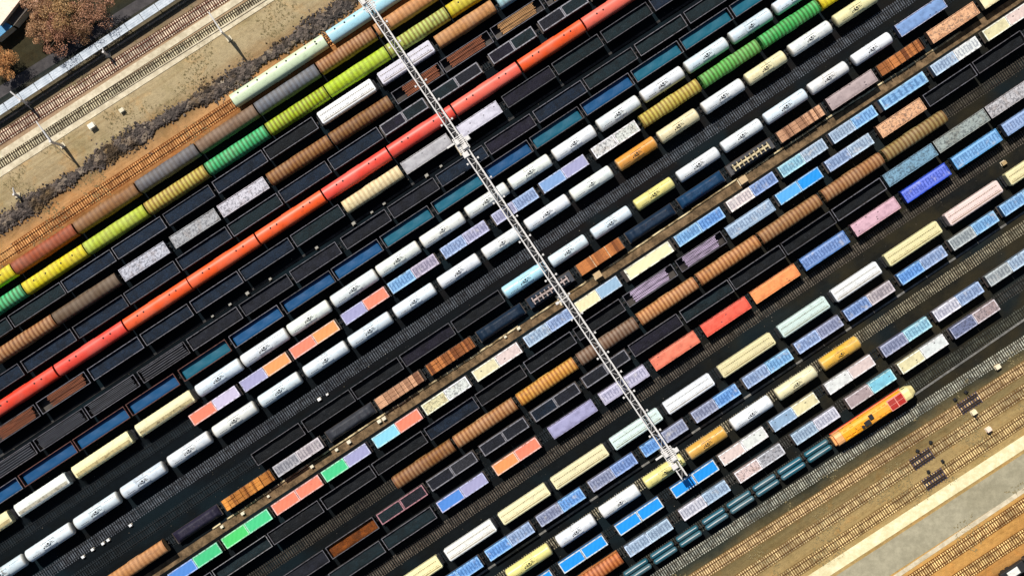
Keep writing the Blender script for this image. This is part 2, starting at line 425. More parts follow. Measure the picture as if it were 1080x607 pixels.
# boxcars -----------------------------------------------------------
def boxcar(kind, L, roofmat, rise=1.15, vents=None, ribs=True, w=2.95, top=3.15, p=.8):
    b = MB(); b.box(-L/2, L/2, -w/2, w/2, 1.15, top)
    n = int(L / .95)
    for i in range(n + 1):
        x = -L/2 + .12 + (L - .24) * i / n
        for s in (-1, 1): b.box(x-.05, x+.05, min(s*w/2, s*(w/2+.05)), max(s*w/2, s*(w/2+.05)), 1.2, top-.05)
    for s in (-1, 1):
        for y in (-.9, 0, .9): b.box(min(s*L/2, s*(L/2+.05)), max(s*L/2, s*(L/2+.05)), y-.06, y+.06, 1.2, top+.2)
    parts = [('body', with_mat(b, M['paint']), 'main', (0,0,0), [])]
    r = MB(); prof = arch(w+.06, top, rise, 14, p); r.prism(prof[::-1], -L/2-.04, L/2+.04, smooth=True)
    if ribs:
        k = int(L/2/.95)
        pr = arch(w+.10, top, rise+.045, 14, p)
        for i in range(-k, k+1):
            r.prism(pr[::-1], i*.95-.10, i*.95+.10, smooth=True)
    parts.append(('roof', with_mat(r, roofmat), 'main', (0,0,0), []))
    for s in (-1, 1):
        d = MB(); d.box(-1.5, 1.5, s*(w/2+.06)-.03, s*(w/2+.06)+.05, 1.25, top-.1)
        for x in (-.75, 0, .75): d.box(x-.04, x+.04, s*(w/2+.11)-.03, s*(w/2+.11)+.03, 1.3, top-.15)
        hd = MB(); hd.box(1.05, 1.13, s*(w/2+.17)-.03, s*(w/2+.17)+.03, 1.7, 2.2)
        parts.append(('sliding_door', with_mat(d, M['paint']), 'main', (0,0,0), [('door_handle', with_mat(hd, M['dark']), 'none')]))
    if vents:
        for vx, vy in vents:
            v = MB(); v.tube((0,0,top+rise*.6), (0,0,top+rise+.1), .12, n=10); v.tube((0,0,top+rise+.1), (0,0,top+rise+.16), .19, .15, n=10)
            parts.append(('roof_vent', with_mat(v, M['dark']), 'none', (vx, vy, -abs(vy)*.12), []))
    PROTO[kind] = dict(L=L, parts=parts + std(L))
boxcar('box', 15.6, M['roof'])
boxcar('boxt', 15.6, M['roofsoft'], rise=1.05, ribs=False)
boxcar('boxs', 15.6, M['clean'], vents=[(-4.6,.35),(-3.1,.3),(3.3,.35),(4.9,.3)], ribs=False, rise=1.05)
boxcar('boxv', 15.6, M['roofsoft'], vents=[(-5,.4),(-2,.3),(2,.3),(5,.4)], ribs=True, rise=1.0)
boxcar('coach', 21.0, M['clean'], vents=[(x*2.2, .75) for x in range(-4, 5)] + [(8.8,.2)], ribs=False, rise=1.0, w=3.0)
# gondolas ------------------------------------------------------------
def gondola(kind, L, loadz=2.75, amp=.12, mat='coal', loadname='coal_load', heaps=0, load=True, w=2.95, top=3.2, rimw=.11, seed=1, lx=0.0):
    b = MB(); th = .1
    b.box(-L/2, L/2, w/2-th, w/2, 1.15, top); b.box(-L/2, L/2, -w/2, -w/2+th, 1.15, top)
    b.box(-L/2, -L/2+th, -w/2+th, w/2-th, 1.15, top-.003); b.box(L/2-th, L/2, -w/2+th, w/2-th, 1.15, top-.003)
    b.box(-L/2+th, L/2-th, -w/2+th, w/2-th, 1.15, 1.25)
    for i in range(11):
        x = -L/2 + .1 + (L-.2)*i/10
        for s in (-1, 1): b.box(x-.07, x+.07, min(s*w/2, s*(w/2+.09)), max(s*w/2, s*(w/2+.09)), 1.0, top-.1)
    parts = [('body', with_mat(b, M['paint']), 'body', (0,0,0), [])]
    r = MB(); o = rimw; z0, z1 = top, top+.09
    r.box(-L/2-.04, L/2+.04, w/2+.04-o, w/2+.04, z0, z1); r.box(-L/2-.04, L/2+.04, -w/2-.04, -w/2-.04+o, z0, z1)
    r.box(-L/2-.04, -L/2-.04+o, -w/2-.04+o, w/2+.04-o, z0, z1-.003); r.box(L/2+.04-o, L/2+.04, -w/2-.04+o, w/2+.04-o, z0, z1-.003)
    parts.append(('rim', with_mat(r, M['rim']), 'rim', (0,0,0), []))
    if load:
        parts.append((loadname, grid_load(L-.22-lx, w-.22, loadz, amp, M[mat], seed, heaps=heaps), 'load', (0,0,0), []))
    PROTO[kind] = dict(L=L, parts=parts + std(L))
for i in range(4): gondola('coal%d' % i, 13.0, 2.85 - .10*i, .05, seed=i, heaps=.07 * (i % 3))
for i in range(3): gondola('low%d' % i, 13.0, 1.9 + .2*i, .10, seed=10+i)
gondola('bare', 13.0, load=False)
gondola('blue', 13.0, 2.3, .05, mat='plain', loadname='cargo_cover', seed=5, lx=.5)
gondola('rust', 13.0, 2.3, .12, mat='coal', loadname='ore_load', seed=6, lx=.3)
for i in range(3): gondola('ore%d' % i, 12.4, 3.22, .07, mat='ore', loadname='ore_load', seed=20+i, rimw=.1)
for i in range(2): gondola('tarp%d' % i, 12.4, 3.26, .05, mat='tarp', loadname='tarpaulin', seed=30+i, rimw=.12)
gondola('print', 12.4, 3.26, .04, mat='stamp', loadname='tarpaulin', seed=33, rimw=.12)
# tank wagons ----------------------------------------------------------
def tank(kind, L, r=1.5, mats='tank', walk=True, long=False, hoops=0, mk=.8):
    cz = 1.25 + r; m = MB(); e = .42
    prof = [(-L/2 + e*(k/6)**1.6, r*max(.3, (1-(1-k/6)**2.4)**.5)) for k in range(7)] + [(-L/2+e+.05, r), (-L/2+e+.4, r)]
    prof = prof + [(-x, q) for x, q in prof[::-1]]
    m.lathe(prof, 0, cz, 28)
    parts = [('tank_shell', with_mat(m, M[mats]), 'main', (0,0,0), [])]
    for i in range(hoops):
        x = -L/2 + L*(i+1)/(hoops+1)
        h = MB(); h.lathe([(x-.05, r+.005), (x-.05, r+.03), (x+.05, r+.03), (x+.05, r+.005)], 0, cz, 28)
        parts.append(('tank_band', with_mat(h, M['clean']), 'main', (0,0,0), []))
    d = MB(); d.tube((0,0,cz+r-.15), (0,0,cz+r+.25), .36, n=14); d.tube((0,0,cz+r+.25), (0,0,cz+r+.33), .42, .3, n=14)
    parts.append(('manhole', with_mat(d, M['clean']), 'main', (0,0,0), [('manhole_lid', with_mat(_lid(cz+r), M['dark']), 'none')]))
    if walk:
        f = MB(); z = cz + r + .02
        for y in (-.66, .66): f.box(-1.35, 1.35, y-.025, y+.025, z+.02, z+.06)
        for x in (-1.3, 1.3): f.box(x-.03, x+.03, -.66, .66, z-.03, z)
        for x in (-1.3, 1.3):
            for y in (-.66, .66): f.tube((x, y, z-.2), (x, y, z+.6), .022)
        for s in (-1, 1): f.tube((0.25, s*.66, z), (0.25, s*(r+.08), 1.3), .03); f.tube((-.2, s*.66, z), (-.2, s*(r+.08), 1.3), .03)
        parts.append(('walkway', with_mat(f, M['clean']), 'main', (0,0,0), []))
    k = MB()                                      # stencilled emblem and text lines on the shell
    def patch(x0, x1, a0, a1):
        n = 3; vs = []; rr = r + .012
        for i in range(n+1):
            a = R(a0 + (a1-a0)*i/n)
            for x in (x0, x1): vs.append((x*(mk if abs(x) < 1.6 else 1), rr*math.cos(a), cz + rr*math.sin(a)))
        k.add(vs, [(2*i, 2*i+1, 2*i+3, 2*i+2) for i in range(n)])
    patch(-1.0, .3, 104, 109); patch(-.7, -.3, 84, 104); patch(-1.15, -.8, 94, 99); patch(.0, .45, 91, 102); patch(.55, 1.1, 87, 92)
    patch(-.4, .8, 80, 83); patch(.65, 1.4, 98, 102); patch(-1.5, -1.2, 100, 113)
    for i in range(7): patch(-1.2 + i*.38, -1.2 + i*.38 + .26, 66, 70.5)
    for i in range(5): patch(-L*.38 + i*.34, -L*.38 + i*.34 + .22, 118, 122)
    for i in range(6): patch(L*.22 + i*.34, L*.22 + i*.34 + .2, 60, 64)
    parts.append(('marking', with_mat(k, M['mark']), 'none', (0,0,0), []))
    PROTO[kind] = dict(L=L, parts=parts + std(L - .2, 2.3, 1.1, 1.6))
def _lid(z):
    m = MB(); m.tube((0,0,z+.33), (0,0,z+.38), .22, n=10); return m
tank('tank', 9.6); tank('tankb', 9.6, hoops=3); tank('tankc', 9.6, hoops=2, mk=.7); tank('tankd', 9.6, mk=.55); tank('tanks', 9.0, r=1.4, hoops=2)
# covered hoppers --------------------------------------------------------
def hopper(kind, L, w=3.0, style='flat'):
    b = MB(); c = .2; top = 3.7
    prof = [(-w/2, 1.5), (-w/2, top-c), (-w/2+c, top), (w/2-c, top), (w/2, top-c), (w/2, 1.5), (w/2-.9, 1.0), (-w/2+.9, 1.0)]
    if style == 'trough': prof = [(-w/2, 1.5), (-w/2, top-.5), (-w/2+.3, top-.1), (-.1, top+.0), (.3, top), (w/2-.35, top-.15), (w/2, top-.5), (w/2, 1.5), (w/2-.9, 1.0), (-w/2+.9, 1.0)]
    E = .3
    b.prism(prof[::-1], -L/2+E, L/2-E)
    pe = [(y*.92, z if z < 2 else z-.08) for y, z in prof]
    b.prism(pe[::-1], -L/2+.12, -L/2+E-.003); b.prism(pe[::-1], L/2-E+.003, L/2-.12)
    n = 12
    for i in range(n+1):
        x = -L/2+E+.08 + (L-2*E-.16)*i/n
        for s in (-1, 1): b.box(x-.05, x+.05, min(s*w/2, s*(w/2+.06)), max(s*w/2, s*(w/2+.06)), 1.5, top-c-.05)
    parts = [('body', with_mat(b, M['clean']), 'main', (0,0,0), [])]
    z = top if style == 'flat' else top-.1
    wk = MB()
    if style == 'flat':
        wk.box(-L/2+E+.15, L/2-E-.15, -1.05, -.80, z+.003, z+.05)
        for i in range(30):
            x0 = -L/2+E+.25 + (L-2*E-.6)*i/30; wk.box(x0, x0+.26, .45, .66, z+.003, z+.08); wk.box(x0+.1, x0+.3, -.62, -.5, z+.003, z+.06)
    else:
        wk.box(-L/2+E+.2, L/2-E-.2, -1.05, -.35, z+.103, z+.13)
        for i in range(26):
            x0 = -L/2+E+.25 + (L-2*E-.5)*i/26; wk.box(x0, x0+.1, -1.12, -.28, z+.132, z+.16)
    parts.append(('roof_walkway', with_mat(wk, M['rim']), 'rim', (0,0,0), []))
    for i in range(7):
        x = -L/2+1.4 + (L-2.8)*i/6
        h = MB(); h.tube((0,0,z-.1), (0,0,z+.09), .24, n=10)
        parts.append(('roof_hatch', with_mat(h, M['clean']), 'main', (x, -.25 if style == 'flat' else .05, 0), []))
    for s in (-1, 1):
        e = MB(); e.box(-.3, .3, -1.3, 1.3, 1.15, 1.22); e.tube((0,-1.1,1.2), (0,-1.1,3.1), .05); e.tube((0,1.1,1.2), (0,1.1,3.1), .05); e.tube((0,-1.1,3.1), (0,1.1,3.1), .05)
        for yy in (.3, .7): e.tube((s*.1, yy, 1.2), (s*.1, yy, 3.5), .04)
        parts.append(('end_platform', with_mat(e, M['dark']), 'none', (s*(L/2+.12), 0, 0), []))
    PROTO[kind] = dict(L=L, parts=parts + std(L))
hopper('hop', 13.6); hopper('hopt', 13.6, style='trough')
# flat wagons --------------------------------------------------------------
def flat(kind, L, stakes=0, ends=False):
    m = MB(); m.box(-L/2, L/2, -1.4, 1.4, 1.16, 1.26)
    if stakes:
        for i in range(stakes):
            x = -L/2 + .4 + (L-.8)*i/(stakes-1)
            for s in (-1, 1): m.box(x-.06, x+.06, s*1.46-.05, s*1.46+.05, 1.1, 2.9)
    if ends:
        for s in (-1, 1): m.box(s*L/2-.06, s*L/2+.06, -1.4, 1.4, 1.27, 2.3)
    PROTO[kind] = dict(L=L, parts=[('deck', with_mat(m, M['paint']), 'body', (0,0,0), [])] + std(L))
flat('flat', 12.6); flat('stake', 12.6, 8, True)
def container(kind, L, mat, w=2.6, top=3.1, raised=.0):
    z0 = 1.27; b = MB(); b.box(-L/2, L/2, -w/2, w/2, z0, top-.12)
    n = 16
    for i in range(n):
        x = -L/2 + .2 + (L-.4)*i/(n-1)
        for s in (-1, 1): b.box(x-.07, x+.07, min(s*w/2, s*(w/2+.035)), max(s*w/2, s*(w/2+.035)), z0+.15, top-.25)
    f = MB(); o = .2
    f.box(-L/2-.02, L/2+.02, w/2-o, w/2+.04, top-.12, top); f.box(-L/2-.02, L/2+.02, -w/2-.04, -w/2+o, top-.12, top)
    f.box(-L/2-.02, -L/2+o, -w/2+o, w/2-o, top-.12, top-.003); f.box(L/2-o, L/2+.02, -w/2+o, w/2-o, top-.12, top-.003)
    r = MB(); k = 9
    r.add([(x, y, top-.05+.02*((i+j) % 2)) for i, x in enumerate([-L/2+o+(L-2*o)*i/k for i in range(k+1)]) for j, y in enumerate([-w/2+o+(w-2*o)*j/3 for j in range(4)])],
          [(i*4+j, (i+1)*4+j, (i+1)*4+j+1, i*4+j+1) for i in range(k) for j in range(3)])
    PROTO[kind] = dict(L=L, parts=[('body', with_mat(b, M['paint']), 'main', (0,0,0), []), ('top_frame', with_mat(f, M['rim']), 'rim', (0,0,0), []),
                                   ('cover', with_mat(r, M[mat]), 'load', (0,0,0), [])])
container('cstamp', 6.05, 'stamp'); container('cplain', 6.05, 'plain'); container('ctarp', 6.05, 'tarp'); container('core', 6.05, 'ore')
container('cdark', 6.05, 'coal')
# cargo that stands on wagons ------------------------------------------------
def timber(kind, seed, L=12.0, gaps=True):
    rr = random.Random(seed); m = MB(); x = -L/2
    while x < L/2 - .3:
        l = min(rr.uniform(.9, 2.3), L/2 - x); z = rr.uniform(2.4, 2.7)
        nb = rr.choice((2, 3)); 
        for j in range(nb):
            y0 = -1.33 + 2.66*j/nb; zz = z + rr.uniform(-.15, .1)
            m.rbox(x+.03, x+l-.05, y0+.02, y0+2.66/nb-.02, 1.27, zz, .04)
            for u in (.25, .75): m.box(x+l*u-.04, x+l*u+.04, y0+.01, y0+2.66/nb-.01, zz+.002, zz+.03)
        x += l
    PROTO[kind] = dict(L=L, parts=[('planks', with_mat(m, M['timber']), 'main', (0,0,0), [])])
timber('timber0', 1); timber('timber1', 2); timber('timber2', 3)
def barsload(kind, seed, L, n, z=3.1, spread=1.05):
    rr = random.Random(seed); m = MB()
    for i in range(n):
        y = -spread + 2*spread*i/(n-1); l = L*rr.uniform(.93, 1); c = rr.uniform(-.15, .15); r = spread/n*rr.uniform(.88, 1.05)
        zz = z - rr.uniform(0, .28)
        m.tube((c-l/2, y, zz), (c+l/2, y, zz), r, n=8)
    for x in (-L*.3, 0, L*.3): m.box(x-.08, x+.08, -spread, spread, 1.26, z-.55)
    for y in (-.7, 0, .7): m.box(-L*.4, L*.4, y-.2, y+.2, z-1.1, z-.6)
    PROTO[kind] = dict(L=L, parts=[('bars', with_mat(m, M['bars']), 'main', (0,0,0), [])])
barsload('bars0', 1, 11.6, 7); barsload('bars1', 2, 11.6, 5); barsload('scrap', 4, 9.0, 9, z=3.2, spread=1.15)
def lumpy(kind, seed, L=12.2):
    rr = random.Random(seed); m = MB(); nx, ny = 70, 12; vs = []
    hs = [rr.uniform(2.0, 2.6) for _ in range(12)]
    for i in range(nx+1):
        for j in range(ny+1):
            x = -L/2 + L*i/nx; y = -1.35 + 2.7*j/ny; u = (i/nx)*11; k = int(min(u, 10.999)); f = u-k
            h = hs[k]*(1-f) + hs[k+1]*f; e = min(1, 4*min(j, ny-j)/ny) ** .5 * min(1, 8*min(i, nx-i)/nx) ** .5
            vs.append((x, y, 1.27 + (h-1.27)*e + rr.uniform(-.03, .03)*e))
    m.add(vs, [(i*(ny+1)+j, (i+1)*(ny+1)+j, (i+1)*(ny+1)+j+1, i*(ny+1)+j+1) for i in range(nx) for j in range(ny)], 0, True)
    PROTO[kind] = dict(L=L, parts=[('sheet', with_mat(m, M['tarp']), 'main', (0,0,0), [])])
lumpy('lump0', 1); lumpy('lump1', 2)
def three(kind):
    m = MB(); L = 11.4
    for i in range(3): m.rbox(-L/2 + i*3.8 + .12, -L/2 + (i+1)*3.8 - .12, -1.38, 1.38, 1.27, 2.7, .08)
    s = MB()
    for x in (-1.9, 1.9): s.box(x-.1, x+.1, -1.42, 1.42, 1.27, 2.8)
    PROTO[kind] = dict(L=L, parts=[('bale', with_mat(m, M['timber']), 'main', (0,0,0), []), ('strap', with_mat(s, M['rim']), 'rim', (0,0,0), [])])
three('three')
def machine(kind):
    L = 10.8; m = MB()
    m.box(-L/2, L/2, -1.2, 1.2, 1.27, 1.7)
    m.box(-L/2+.8, L/2-.8, .55, .8, 1.7, 2.7); m.box(-L/2+.8, L/2-.8, -.8, -.55, 1.7, 2.7)
    b = MB(); b.tube((-L/2+1, 0, 2.5), (L/2-1, 0, 2.5), .28, n=10)
    for i in range(9): x = -L/2 + 1.2 + i*(L-2.4)/8; b.box(x-.12, x+.12, -.85, .85, 2.2, 2.85)
    PROTO[kind] = dict(L=L, parts=[('frame', with_mat(m, M['paint']), 'main', (0,0,0), []), ('boom', with_mat(b, M['rim']), 'rim', (0,0,0), [])])
machine('machine')
# short twin tank cars --------------------------------------------------------
def duo(kind):
    L = 5.0; parts = []
    for s in (-1, 1):
        m = MB(); r = .66; prof = [(-L/2, .3), (-L/2+.1, .52), (-L/2+.3, r), (L/2-.3, r), (L/2-.1, .52), (L/2, .3)]
        m.lathe(prof, s*.72, 2.1, 16)
        w_ = MB(); w_.box(-L/2+.35, L/2-.35, s*.72+.12, s*.72+.24, 2.1+r-.03, 2.1+r+.05)  # pale strip added to stand in for the sunlit glint along each tube
        parts.append(('tank_shell', with_mat(m, M['clean']), 'main', (0,0,0), [('top_glint', with_mat(w_, M['galv']), 'none')]))
    c = MB(); c.box(-L/2+.1, L/2-.1, -1.35, 1.35, 1.2, 1.5)
    for x in (-1.5, 0, 1.5): c.box(x-.08, x+.08, -1.3, 1.3, 1.5, 1.75)
    parts.append(('cradle', with_mat(c, M['dark']), 'none', (0,0,0), []))
    PROTO[kind] = dict(L=L, parts=parts + [('underframe', underframe(L+.1, 2.5, 1.15), 'none', (0,0,0), []), ('bogie', BOG2, 'none', (0,0,0), [])])
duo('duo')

NAME = {'box': ('boxcar','boxcar'), 'boxt': ('boxcar','boxcar'), 'boxs': ('boxcar','boxcar'), 'boxv': ('boxcar','boxcar'), 'coach': ('van','boxcar'),
        'tank': ('tank_wagon','tank wagon'), 'tankb': ('tank_wagon','tank wagon'), 'tanks': ('tank_wagon','tank wagon'),
        'hop': ('covered_hopper','hopper wagon'), 'hopt': ('covered_hopper','hopper wagon'), 'duo': ('twin_tank_wagon','tank wagon')}
NAME['coach'] = ('boxcar', 'boxcar')
GROUP = {'boxcar': 'boxcars parked in the yard', 'gondola_wagon': 'open gondola wagons in the yard', 'tank_wagon': 'tank wagons in the yard',
         'covered_hopper': 'covered hopper wagons in the yard', 'twin_tank_wagon': 'short twin tank wagons behind the locomotive', 'flat_wagon': 'flat wagons in the yard',
         'shipping_container': 'containers riding on flat wagons', 'timber_stack': 'timber stacks on flat wagons', 'steel_bundle': 'steel bundles lying in wagons',
         'sheeted_cargo': 'sheeted loads on flat wagons'}
COL = {  # word -> photo-like sheet colour
 'red':'#d93a22','deep red':'#e02a1c','dusty blue':'#7c86ac','steel blue':'#7ca4bc','khaki':'#9c8c58','coral red':'#e84a3c','orange red':'#ee5a26','orange':'#f57d30','bright coral':'#ee6450','salmon':'#f08468','light orange':'#f59a5e','golden orange':'#f0a24a',
 'pale green':'#cfe3bd','light blue':'#a8dcee','yellow':'#e8e01c','lime':'#c4e046','yellow green':'#b4dc24','green':'#4ccf6e','mint green':'#46c886','pale lime':'#b9d36c','olive yellow':'#c9c25a','grass green':'#62bd5c',
 'brown':'#98703f','rusty brown':'#a8552c','tan':'#b48a5a','light tan':'#cf9a62','grey brown':'#8a7460','slate grey':'#6b6f78','blue grey':'#707a8a','dark brown':'#6b5a46','grey':'#8d8c90','light grey':'#b9b9be',
 'white':'#e8eef2','off white':'#eaeeea','cream':'#efe6b8','pale yellow':'#ece5b2','bluish white':'#dbe9f2','silver':'#cfd0dc','teal white':'#d4ebe6','pinkish white':'#ead6d0',
 'black':'#10171f','blue black':'#1b3048','dark teal':'#183038','dark violet':'#252236','charcoal':'#252936','dark grey':'#3c3e46','navy':'#12283e','dark blue':'#143c5e','deep blue':'#0f4f80','teal blue':'#126078',
 'bright blue':'#1f96ee','royal blue':'#0a4ee0','sky blue':'#58acea','medium blue':'#4f86d0','soft blue':'#80a4d6','lavender':'#a2a2ca','pale lavender':'#c6bfdc','mauve':'#a89ab4','pink':'#dcb4c0','pinkish grey':'#b4a4a4','pale blue':'#98b8d4','cyan':'#86d0e6','greenish grey':'#9ca6a4',
 'amber':'#e39a38','dusty orange':'#cf8248','copper':'#8c5236','teal':'#245f70','yellow ochre':'#e0ab4c','light yellow':'#eee28c','rust':'#a4560f','peach':'#e8b48c','golden':'#f0b840'}
ORD = 'zeroth first second third fourth fifth sixth seventh eighth ninth tenth eleventh twelfth thirteenth fourteenth fifteenth sixteenth seventeenth eighteenth nineteenth twentieth twenty-first twenty-second twenty-third twenty-fourth twenty-fifth twenty-sixth twenty-seventh twenty-eighth twenty-ninth thirtieth'.split()
def build(kind, name, cat, label, pos, rz, length, cols, group=None, center_shift=0):
    pr = PROTO[kind]; o = empty(name, pos, rz); o.scale = (length / pr['L'], 1, 1)
    tag(o, label, cat, group or GROUP.get(name))
    for pn, me, role, loc, subs in pr['parts']:
        p = bpy.data.objects.new(pn, me); C.objects.link(p); p.parent = o; p.location = loc
        if role in cols: p.color = cols[role]
        elif role == 'body': p.color = cols.get('main', (.03,.03,.03,1))
        for sn, sm, sr in subs:
            s_ = bpy.data.objects.new(sn, sm); C.objects.link(s_); s_.parent = p
            if sr in cols: s_.color = cols[sr]
    return o
rim_default = lin('#7c7b84', .8)
seedr = random.Random(11)
def jit(c, a=.10):
    k = 1 + seedr.uniform(-a, a); return (min(1, c[0]*k*(1+seedr.uniform(-.03,.03))), min(1, c[1]*k), min(1, c[2]*k*(1+seedr.uniform(-.03,.03))), 1)
KC = .92
def fill(key, text):
    r = ROWS[key]; (xa, ya), (xb, yb) = r['pa'], r['pb']; sl = (yb-ya)/(xb-xa); h = r['h']
    items = [l.split() for l in text.strip().splitlines()]
    items.sort(key=lambda s: float(s[0]))
    n = 0
    for it in items:
        x0, x1, kind = float(it[0]), float(it[1]), it[2]
        args = ' '.join(it[3:]).replace('_', ' ').split('|') if len(it) > 3 else []
        args = [a.strip() for a in args]
        opt = {}
        cols_ = []
        for a in args:
            if '=' in a: kk, vv = a.split('='); opt[kk] = vv
            elif a: cols_.append(a)
        A = wpt(x0, ya + sl*(x0-xa), h); B = wpt(x1, ya + sl*(x1-xa), h)
        d = (B-A).normalized(); Lw = (B-A).length; mid = (A+B)/2; rz = math.atan2(d.y, d.x)
        n += 1
        od = ORD[n]; where = r['desc']
        c1 = cols_[0] if cols_ else 'black'
        main = jit(lin('#' + COL[c1].lstrip('#'), KC))
        rim = lin('#' + opt['rim'], KC) if 'rim' in opt else None
        if kind in NAME:
            nm, cat = NAME[kind]
            kb = kind
            if kind == 'tank': kb = seedr.choice(('tank', 'tank', 'tankc', 'tankd', 'tankb'))
            if 'tank' in kind and kind != 'duo': Lw *= 1.025
            words_ = {'coach': 'long smooth-roofed boxcar', 'boxs': 'smooth-roofed boxcar', 'box': 'ribbed boxcar', 'boxt': 'boxcar', 'boxv': 'vented boxcar', 'hopt': 'covered hopper', 'hop': 'covered hopper', 'duo': 'short twin tank wagon'}.get(kind, 'tank wagon')
            build(kb, nm, cat, f"{c1} {words_}, {od} from left in {where}", mid, rz, Lw, dict(main=main, rim=rim or (main[0]*.55, main[1]*.5, main[2]*.42, 1)))
        elif kind in ('coal', 'low', 'blue', 'rust', 'ore', 'tarp', 'print', 'bare'):
            v = kind
            if kind == 'coal': v += str(seedr.randrange(4))
            elif kind in ('low', 'ore'): v += str(seedr.randrange(3))
            elif kind == 'tarp': v += str(seedr.randrange(2))
            dark = kind in ('coal', 'low', 'blue', 'rust', 'bare')
            cols = dict(body=lin('#241f20') if dark else (main[0]*.25, main[1]*.22, main[2]*.22, 1), load=main, rim=rim or (jit(rim_default, .35) if dark else jit((min(1,main[0]*1.15+.03), min(1,main[1]*1.12+.03), min(1,main[2]*1.1+.03), 1), .05)))
            what = {'coal': f'gondola with {c1} coal', 'low': f'part-filled gondola with {c1} load', 'blue': f'gondola with {c1} cover', 'rust': f'gondola with {c1} brown load', 'bare': f'empty {c1} gondola',
                    'ore': f'gondola of {c1} ore', 'tarp': f'gondola under {c1} sheet', 'print': f'gondola under {c1} creased sheet'}[kind]
            if kind == 'coal' and c1 in ('black',): what = 'gondola with black coal'
            build(v, 'gondola_wagon', 'gondola', f"{what}, {od} from left in {where}", mid, rz, Lw, cols)
        elif kind in ('two', 'one'):
            ck = opt.get('c', 'cplain')
            build('flat', 'flat_wagon', 'flat wagon', f"flat wagon carrying {'two containers' if kind=='two' else 'one container'}, {od} from left in {where}", mid, rz, Lw + (.5 if kind == 'two' else 1.5), dict(body=lin('#2a2220')))
            k = 2 if kind == 'two' else 1
            for i in range(k):
                l = Lw / k
                cc = cols_[min(i, len(cols_)-1)]; mc = jit(lin('#' + COL[cc].lstrip('#'), KC), .05)
                rc = rim or jit((min(.9, mc[0]*.9+.30), min(.9, mc[1]*.9+.31), min(.92, mc[2]*.9+.34), 1), .04)
                side = ('left ' if i == 0 else 'right ') if k == 2 else ''
                pos = mid + d * ((-.5 + i) * l if k == 2 else 0)
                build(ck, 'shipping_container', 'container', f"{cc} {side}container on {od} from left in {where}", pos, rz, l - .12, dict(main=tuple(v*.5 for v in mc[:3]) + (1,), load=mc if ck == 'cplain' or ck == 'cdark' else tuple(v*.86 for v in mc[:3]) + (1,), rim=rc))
        elif kind in ('timb', 'lump', 'three', 'machine'):
            build('flat' if kind != 'timb' else 'stake', 'flat_wagon', 'flat wagon', f"flat wagon under {c1} load, {od} from left in {where}", mid, rz, Lw, dict(body=lin('#2e2622')))
            ck, nm, cat, w_ = {'timb': ('timber%d' % seedr.randrange(3), 'timber_stack', 'timber', 'timber stack'), 'lump': ('lump%d' % seedr.randrange(2), 'sheeted_cargo', 'cargo', 'sheeted cargo'),
                           'three': ('three', 'bale_stack', 'bales', 'three-bale load'), 'machine': ('machine', 'track_machine_frame', 'machinery', 'machinery frame')}[kind]
            build(ck, nm, cat, f"{c1} {w_} on {od} from left in {where}", mid, rz, Lw*.97, dict(main=main, rim=rim or lin('#d8b48c')))
        elif kind in ('bars', 'scrap'):
            build('bare', 'gondola_wagon', 'gondola', f"gondola carrying {c1} steel, {od} from left in {where}", mid, rz, Lw, dict(body=lin('#241f20'), rim=rim or jit(rim_default, .2)))
            ck = 'scrap' if kind == 'scrap' else 'bars%d' % seedr.randrange(2)
            build(ck, 'steel_bundle', 'steel', f"{c1} steel bundle inside {od} from left in {where}", mid + d*(float(opt.get('s', 0))), rz, Lw*(.74 if kind == 'scrap' else .93), dict(main=main))

# ------------------------------------------------------------------ the trains, row by row from the upper left
row('A', (245,106), (342,42), 4.0, 'the row along the rubble bank', '#e8b070', '#6a3a1c', '#8a4c1c')
fill('A', '''245 342 coach pale_green
347 445 coach light_blue
449 545 coach light_blue''')
row('B', (14,283), (395,33), 4.0, 'the second row from the rubble')
fill('B', '''-50 12.5 boxv yellow
14 77.5 boxt rusty_brown
79.5 143 boxt brown
145 206.5 boxt slate_grey
208.5 269 boxt grey_brown
270.7 334 boxt blue_grey
336 394 box tan
396.5 458 boxt light_tan
460 520 boxt tan''')
row('C', (89.2,262.8), (471.7,12.5), 4.0, 'the green and yellow boxcar row')
fill('C', '''-40 24 box mint_green
25.5 88.5 boxv yellow
90 152.5 boxt lime
154.5 216.5 box olive_yellow
218.5 280.5 box mint_green
282.5 343.5 box yellow_green
345 407.5 boxt yellow_green
409 471 box pale_lime
473 536 boxv yellow''')
row('D', (11.7,339), (520,6), 3.4, 'the row below the green boxcars')
fill('D', '''-44 9.5 coal dark_teal
11.7 65.8 coal dark_teal
67.5 118.8 coal blue_black
121 172 coal blue_black
175 223 coal blue_black
227 278.8 coal blue_black
281 332 coal black
337 394 hop white
400.5 456 hop silver
460.8 520 boxt light_tan
525 585 boxt light_blue''')
row('E', (56.7,337), (571,3), 3.7, 'the second row below green boxcars')
fill('E', '''-8 56.5 box tan
58 123.7 boxt dark_brown
128 175 ore silver
181.5 228.5 ore light_grey
232 280 ore silver
283.8 347.5 box brown
349.5 411.5 box brown
416 465 scrap copper | s=1
467 517 scrap copper | s=0
520.5 571 scrap tan | s=0
575 625 scrap tan''')
row('F', (21.7,389), (563.3,32.5), 3.4, 'the row above the red boxcars')
